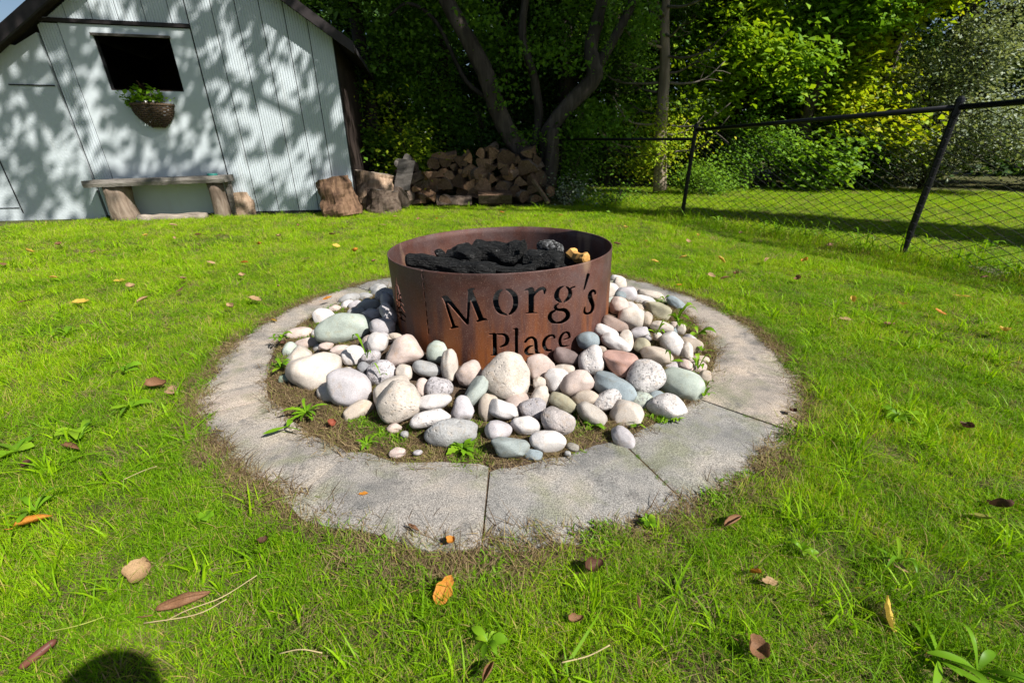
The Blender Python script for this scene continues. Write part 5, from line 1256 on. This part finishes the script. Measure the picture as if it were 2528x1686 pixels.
# ================================================================== FALLEN LEAVES
def leaf_mesh(seed, curl, roll, lobes, asp=0.6):
    """a dead leaf, one unit long, curled across and along, with a stalk"""
    r = np.random.default_rng(seed); nu, nv = 12, 7; V = []; F = []
    for i in range(nu + 1):
        t = i / nu; w = (1 + 0.35 * mnoise.noise(Vector((t * 5, seed * 7.7, 0)))) * asp / 2 * (math.sin(math.pi * min(1, t * 1.02 + 0.0)) ** 0.7) * (1 + lobes * math.sin(t * 17)) * (1.15 - 0.4 * t) + 0.004
        for j in range(nv + 1):
            v = (j / nv - 0.5) * 2; x = (t - 0.5) * math.cos(curl * (t - 0.5)); y = w * v * math.cos(roll * v * 0.8)
            z = curl * 0.35 * (t - 0.5) ** 2 * 1.6 + w * abs(math.sin(roll * v)) * 0.95 + 0.03 * mnoise.noise(Vector((t * 4, v * 2, seed))) * 1.6
            V.append((x, y, z))
    m = nv + 1
    for i in range(nu):
        for j in range(nv): F.append((i * m + j, i * m + j + 1, (i + 1) * m + j + 1, (i + 1) * m + j))
    sv, sf = tube([(-0.5, 0, 0.02), (-0.62, 0.01, 0.05), (-0.72, 0.04, 0.06)], [0.012, 0.01, 0.008], 5); k = len(V)
    V += [tuple(q) for q in sv]; F += [tuple(i + k for i in f) for f in sf]
    return mesh_data('fallen_leaf', V, F, [M['fallen']], smooth=True)
LM = [leaf_mesh(1, 0.8, 0.5, 0.08, 0.62), leaf_mesh(2, 1.6, 1.1, 0.06, 0.65), leaf_mesh(3, 0.5, 1.5, 0.05, 0.6), leaf_mesh(4, 2.2, 0.7, 0.07, 0.7), leaf_mesh(5, 0.3, 0.3, 0.12, 0.55), leaf_mesh(6, 1.2, 1.9, 0.06, 0.55)]
BRN = (0.24, 0.12, 0.06); DBR = (0.10, 0.045, 0.028); ORG = (0.55, 0.22, 0.03); YEL = (0.6, 0.4, 0.07); TN = (0.42, 0.27, 0.14); RED = (0.3, 0.08, 0.045)
def fleaf(px, py, size, col, mesh, yaw, label, tilt=(0, 0), zz=0.03, grp=None):
    p = gnd(px, py, zz); o = bpy.data.objects.new('fallen_leaf', LM[mesh]); link(o); o.location = p; o.scale = (size,) * 3
    o.rotation_euler = (math.radians(tilt[0]), math.radians(tilt[1]), math.radians(yaw)); o.color = (*col, 1)
    tag(o, label, 'leaf', grp or 'fallen leaves on the lawn'); return o
D1 = 1.0753
NEAR = [(325, 1310, 0.10, TN, 3, 55, 'large pale brown curled leaf flat on the grass', (25, -15)), (430, 1385, 0.13, BRN, 5, 25, 'long shrivelled brown leaf among dry stalks', (20, 0)), (1018, 1352, 0.075, ORG, 0, 60, 'bright orange leaf on bare ground in front of the paving', (35, -25)),
 (1358, 1302, 0.085, DBR, 1, 30, 'cupped dark brown leaf on the grass in front of the paving', (20, 10)), (1682, 1200, 0.085, BRN, 2, 30, 'rolled tan brown leaf near the paving joint', (0, 0)), (1735, 1318, 0.05, ORG, 2, 100, 'small orange leaf standing upright in the grass', (10, 50)), (1768, 1335, 0.045, TN, 4, 5, 'pale tan leaf tip beside the upright orange leaf', (0, 10)),
 (2032, 1405, 0.085, YEL, 0, 65, 'yellow leaf standing on its edge in tall grass', (60, -20)), (2295, 1165, 0.085, DBR, 1, 120, 'very dark crumpled leaf standing up in the grass', (40, 30)), (2255, 1190, 0.07, (0.25, 0.24, 0.05), 0, 170, 'olive leaf lying beside the very dark crumpled one', (30, 0)),
 (1740, 1488, 0.075, BRN, 3, -25, 'ragged brown leaf with toothed edge deep in the grass', (20, 0)), (1466, 1385, 0.045, BRN, 5, 85, 'tiny narrow brown leaf in the grass', (0, 0)), (1322, 1425, 0.05, BRN, 1, 10, 'small curled brown leaf near the shady grass', (0, 0)), (2218, 982, 0.075, DBR, 3, 15, 'dark brown crinkled leaf on the open grass', (0, 0)),
 (365, 885, 0.12, BRN, 1, 10, 'brown leaf overlapped by a tan one by the paving edge', (25, 0)), (395, 897, 0.09, TN, 4, -50, 'tan leaf overlapping the brown one by the paving edge', (10, 0)), (165, 1030, 0.085, BRN, 2, -15, 'rusty brown leaf under a broadleaf weed', (0, 0)), (60, 1065, 0.045, DBR, 0, -60, 'small dark leaf beside the weed patch', (0, 0)),
 (78, 1200, 0.085, ORG, 2, 30, 'orange brown rolled leaf by a spreading weed', (0, 0)), (605, 1243, 0.045, DBR, 3, 60, 'small dark crumpled leaf below the paving', (0, 0)), (760, 972, 0.055, RED, 3, 60, 'red orange leaf on the soil beside the stones', (40, 0)), (630, 738, 0.06, YEL, 2, -25, 'yellow leaf curled on the paving edge', (0, 0)),
 (187, 695, 0.11, YEL, 0, 10, 'yellow leaf on the lawn opposite the shed bench', (10, 0)), (275, 645, 0.10, YEL, 4, 0, 'pale yellow leaf flat on the lawn by the shed side', (10, 0)), (1942, 733, 0.075, TN, 4, -20, 'tan leaf on the lawn towards the fence', (10, 0)), (2042, 745, 0.075, BRN, 0, 0, 'brown leaf on the lawn towards the fence', (0, 0)), (1560, 655, 0.05, ORG, 0, 10, 'orange leaf beside the paving behind the ring', (0, 0)),
 (1552, 635, 0.06, BRN, 2, 80, 'brown leaf standing beside the orange one behind the ring', (0, 30)), (835, 1133, 0.03, ORG, 4, 5, 'tiny orange leaf lying on the paving', (0, 0)), (1035, 1243, 0.045, ORG, 3, 20, 'orange brown scrap of leaf at the paving joint', (0, 0)), (1820, 945, 0.05, DBR, 3, 10, 'dark leaf on soil at the paving outer edge', (0, 0)),
 (950, 1215, 0.05, BRN, 5, -30, 'narrow brown leaf at the outer paving edge', (0, 0)), (1120, 1545, 0.06, BRN, 2, 70, 'brown curled leaf beside small round weed leaves', (0, 20)), (2062, 1300, 0.045, TN, 4, -60, 'small tan leaf under tall grass blades', (0, 0)), (650, 790, 0.06, DBR, 3, 20, 'dark leaf beside small grey green stone', (0, 0))]
for i, (x, y, sz, col, mi_, yaw, lab, tl) in enumerate(NEAR):
    onp = lab.endswith('on the paving') or 'on the paving edge' in lab
    fleaf(x * D1, y * D1, sz, col, mi_, yaw, lab, tl, zz=0.022 if onp else 0.03)
r = np.random.default_rng(95); cnt = 0
FARL = [(595, 562), (560, 603), (565, 632), (420, 640), (335, 541), (395, 520), (455, 535), (505, 545), (240, 577), (212, 577), (400, 548), (770, 562), (815, 580), (860, 600), (700, 598), (755, 690), (590, 690), (520, 705), (330, 690), (420, 668), (300, 660), (10, 607), (65, 580), (905, 500), (880, 515), (960, 505), (1000, 500), (1230, 492), (1290, 497), (1150, 490), (1490, 557), (1600, 540), (1580, 555), (1700, 535), (1640, 632), (1665, 640), (1692, 632), (1760, 600), (1855, 600), (1950, 690), (2075, 700), (2160, 716), (2214, 684), (1830, 640), (1570, 590), (1650, 600), (1500, 600), (1440, 520), (1420, 560), (760, 540), (690, 520), (640, 545), (120, 640), (60, 690), (140, 560), (480, 600), (640, 660), (2300, 760), (2250, 640), (1900, 560)]
for (x, y) in FARL:
    x += r.normal(0, 4); y += r.normal(0, 2); col, nm = [(YEL, 'yellow'), (ORG, 'orange'), (TN, 'tan'), (BRN, 'brown')][r.integers(4)]
    fleaf(x * D1, y * D1, r.uniform(0.07, 0.11), col, int(r.integers(6)), r.uniform(0, 360), f'{nm} fallen leaf on the sunny lawn between pit and shed' if x < 1000 else f'{nm} fallen leaf on the sunny lawn between pit and fence', (r.normal(0, 20), r.normal(0, 15)), zz=0.055, grp='leaves scattered over the far lawn')

# cigar-shaped seed pod and dry stalks
p = gnd(88 * D1, 1500 * D1, 0.03); a = np.array([math.cos(0.95), math.sin(0.95), 0.25]) * 0.03
o = obj('seed_pod', *tube([p - a, p - a * 0.8, p, p + a * 0.8, p + a], [0.003, 0.0075, 0.009, 0.0075, 0.003], 10), plain('reddish_brown_pod', (0.13, 0.045, 0.032), 0.5), None, smooth=True, origin=tuple(p)); tag(o, 'reddish brown rolled seed pod lying in the grass', 'seed pod')
for i, pts in enumerate(([(380, 1425), (430, 1400), (510, 1370), (590, 1320)], [(330, 1430), (450, 1410), (520, 1375)], [(110, 1450), (180, 1435), (240, 1415)], [(285, 1100), (330, 1080), (360, 1070)], [(640, 1500), (690, 1490), (740, 1498)], [(1290, 1520), (1350, 1505), (1400, 1480)])):
    P = spline([gnd(x * D1, y * D1, 0.035 + 0.01 * ((j + i) % 2)) for j, (x, y) in enumerate(pts)], 5)
    o = obj('dry_stalk', *tube(P, 0.0012 if i < 5 else 0.0014, 5), plain(f'straw_stalk_{i}', (0.42, 0.33, 0.17) if i != 2 else (0.3, 0.34, 0.06), 0.7), None, smooth=True, origin=tuple(P[0]))
    tag(o, ['long dry stalk beside shrivelled brown leaf', 'second dry stalk crossing the shrivelled leaf', 'thick yellow green stalk near the seed pod', 'short straw stalk near the paving', 'curved straw stalk in shady grass', 'pale dry stalk with brown curls in the grass'][i], 'stalk', 'dry stalks in the grass')

# ================================================================== WEEDS
def weed(p, n, ln, wd, rise, label, seed, jag=0.0, cat='weed', spread=6.283, a0=0.0):
    r = np.random.default_rng(seed); t = empty('weed', tuple(p), label, cat, 'broad-leaved weeds'); p = np.array(p)
    n = int(n * 1.5 + 0.5) if n > 3 else n
    for k in range(n):
        a = a0 + spread * k / n + r.normal(0, 0.55); L_ = 0.8 * ln * r.uniform(0.35, 1.15); W_ = 0.6 * wd * r.uniform(0.6, 1.2); up = rise * r.uniform(0.15, 1.7); V = []; F = []; m = 9
        d = np.array([math.cos(a), math.sin(a), 0]); sd = np.array([-math.sin(a), math.cos(a), 0]); roll = r.normal(0, 0.4); bend = r.normal(0, 0.22)
        for i in range(m + 1):
            q = i / m; w = W_ * (math.sin(math.pi * q ** 1.25 * 0.97 + 0.03) ** 0.9) * (1 + jag * (1 if i % 2 else -1)) / 2 + 0.0012
            c = p + d * L_ * q + sd * bend * L_ * q * q + np.array([0, 0, 0.008 + up * L_ * (q - 0.75 * q * q) * 1.3])
            lift = np.array([0, 0, 0.25 * w]); tl = np.array([0, 0, w * roll])
            V += [c - sd * w + lift - tl, c, c + sd * w + lift + tl]
        for i in range(m):
            for j in range(2): F.append((i * 3 + j, i * 3 + j + 1, (i + 1) * 3 + j + 1, (i + 1) * 3 + j))
        o = obj('leaf', V, F, M['weed'], t, smooth=True); set_attr(o.data, 'tint', np.full(len(F), float(np.clip(r.normal(0.5, 0.25), 0, 1))))
    return t
z5s = lambda x, y: (620 + x * 0.3188, 660 + y * 0.3188); z6s = lambda x, y: (1180 + x * 0.3188, 660 + y * 0.3188)
W = [(z5s(430, 1140), 0.03, 13, 0.10, 0.022, 0.5, 'dandelion-like rosette on the soil below the large cream stone', 0.25), (z5s(280, 1245), 0.03, 3, 0.09, 0.03, 0.15, 'single broad yellow green leaves lying out over the paving', 0.05),
 (z5s(900, 1390), 0.01, 10, 0.06, 0.016, 0.6, 'low leafy weed on soil in front of tan block', 0.2), (z5s(1640, 1420), 0.01, 12, 0.075, 0.03, 0.8, 'bright green lobed weed in front of the grainy bean stone', 0.3), (z5s(240, 560), 0.05, 6, 0.09, 0.03, 0.8, 'broad leafy weed beside the pink oval stone', 0.2),
 (z5s(235, 790), 0.03, 7, 0.085, 0.035, 1.0, 'broad leafy weed at the outer edge beside the cream triangle', 0.15), (z5s(900, 720), 0.12, 2, 0.10, 0.028, 3.0, 'tall single jagged leaf sprouting between stones', 0.3), (z5s(1005, 850), 0.1, 2, 0.055, 0.02, 3.0, 'small leaf sprouting over the speckled stone', 0.3),
 (z6s(880, 1250), 0.01, 11, 0.07, 0.03, 0.7, 'lobed weed below the greyish beige oblong stone', 0.25), (z6s(1380, 530), 0.13, 4, 0.085, 0.022, 2.0, 'upright leaves sprouting beside the lilac stone', 0.1), (z6s(1540, 430), 0.07, 9, 0.12, 0.028, 1.5, 'tall clump of narrow weeds on the outer edge of stones', 0.2),
 (z6s(1700, 530), 0.02, 5, 0.10, 0.035, 0.8, 'broad weed reaching over the paving beside tan stones', 0.1), (z6s(1490, 740), 0.1, 2, 0.085, 0.035, 2.4, 'large upright leaf beside the pitted off-white stone', 0.15), (z6s(1700, 800), 0.03, 4, 0.075, 0.028, 2.0, 'upright leaf clump above the grey green stone edge', 0.15),
 (z6s(1750, 1010), 0.02, 5, 0.07, 0.024, 1.2, 'leafy weed at the tip of the grey green stone', 0.2), (z6s(1230, 1230), 0.01, 8, 0.045, 0.014, 0.7, 'tiny weed beside the smooth rounded cream stone', 0.1), (z6s(1540, 1190), 0.01, 8, 0.04, 0.014, 0.7, 'tiny weed below the white mushroom-cap stone', 0.1), (z6s(1440, 260), 0.06, 3, 0.08, 0.025, 2.0, 'leaf clump standing behind the olive beige block', 0.1), (z6s(1740, 660), 0.02, 3, 0.07, 0.04, 0.9, 'round-leaved weed beside flat tan stone', 0.0)]
for i, (pp, zz_, n, ln, wd, ri, lab, jg) in enumerate(W): weed(gnd(*pp, zz_), n, ln, wd, ri, lab, 40 + i, jg)
W2 = [(190, 1000, 8, 0.10, 0.04, 0.7, 'plantain weed with broad leaves beside rusty brown leaf', 0.0), (40, 1040, 6, 0.13, 0.04, 0.5, 'spreading broad weed in the lawn by small dark leaf', 0.1), (85, 1180, 6, 0.10, 0.03, 0.9, 'upright weed beside the orange brown rolled leaf', 0.2), (475, 1195, 9, 0.04, 0.035, 1.0, 'round-leaved clover-like weed below the paving', 0.0), (300, 940, 6, 0.11, 0.03, 0.5, 'low weed leaves near the leaf pair', 0.2),
 (155, 770, 6, 0.12, 0.035, 0.7, 'dark leafy weed on the lawn near yellow leaf', 0.2), (290, 855, 5, 0.10, 0.03, 0.8, 'leafy weed left of the paving', 0.2), (1485, 1205, 9, 0.035, 0.03, 1.0, 'clover-like weed on the grass in front of the paving joint', 0.0), (2060, 960, 12, 0.11, 0.03, 0.5, 'flat rosette of pale lobed leaves in the lawn right of paving', 0.25), (1840, 1270, 5, 0.05, 0.018, 1.8, 'pair of small oval leaves near the yellow leaf', 0.0),
 (2060, 1290, 6, 0.10, 0.012, 0.9, 'tuft of wide grass-like leaves in lawn', 0.0), (1120, 1480, 5, 0.05, 0.03, 1.0, 'small round leaves in shady grass', 0.0), (2150, 1520, 4, 0.11, 0.022, 0.8, 'long smooth strap-like leaves springing from tall grass', 0.0), (2240, 1545, 4, 0.10, 0.025, 0.9, 'broad smooth leaves beside the strap-like ones', 0.0), (2270, 570, 9, 0.16, 0.05, 1.1, 'tall leafy weed growing at the foot of the fence', 0.2), (2130, 560, 8, 0.14, 0.03, 1.3, 'weed clump under the chain-link by the middle post', 0.2), (1900, 530, 8, 0.13, 0.02, 1.5, 'grassy weed clump under the chain-link between posts', 0.0), (1560, 890, 6, 0.08, 0.02, 0.8, 'weed', 0.0)]
for i, (x, y, n, ln, wd, ri, lab, jg) in enumerate(W2[:-1]): weed(gnd(x * D1, y * D1, 0.015), n, ln, wd, ri, lab, 80 + i, jg)
for i in range(16):
    u_ = r.uniform(0.2, 1.75) * FL; p = POST1 + FD * u_ + np.array([-FD[1], FD[0], 0]) * r.uniform(-0.12, 0.12)
    weed(p + [0, 0, 0.01], int(r.integers(6, 11)), r.uniform(0.14, 0.26), r.uniform(0.02, 0.05), r.uniform(1.0, 1.8), 'leafy weed clump along the foot of the chain-link fence', 140 + i, 0.15)
# a flat board on the ground under the fence
p = gnd(2480, 680); o = obj('ground_board', *box(p + [0.1, 0, 0.02], (0.28, -0.05, 0), (0.03, 0.16, 0), (0, 0, 0.02)), M['oldwood'], None, origin=tuple(p)); tag(o, 'weathered wooden board lying on the grass at the fence foot', 'board')
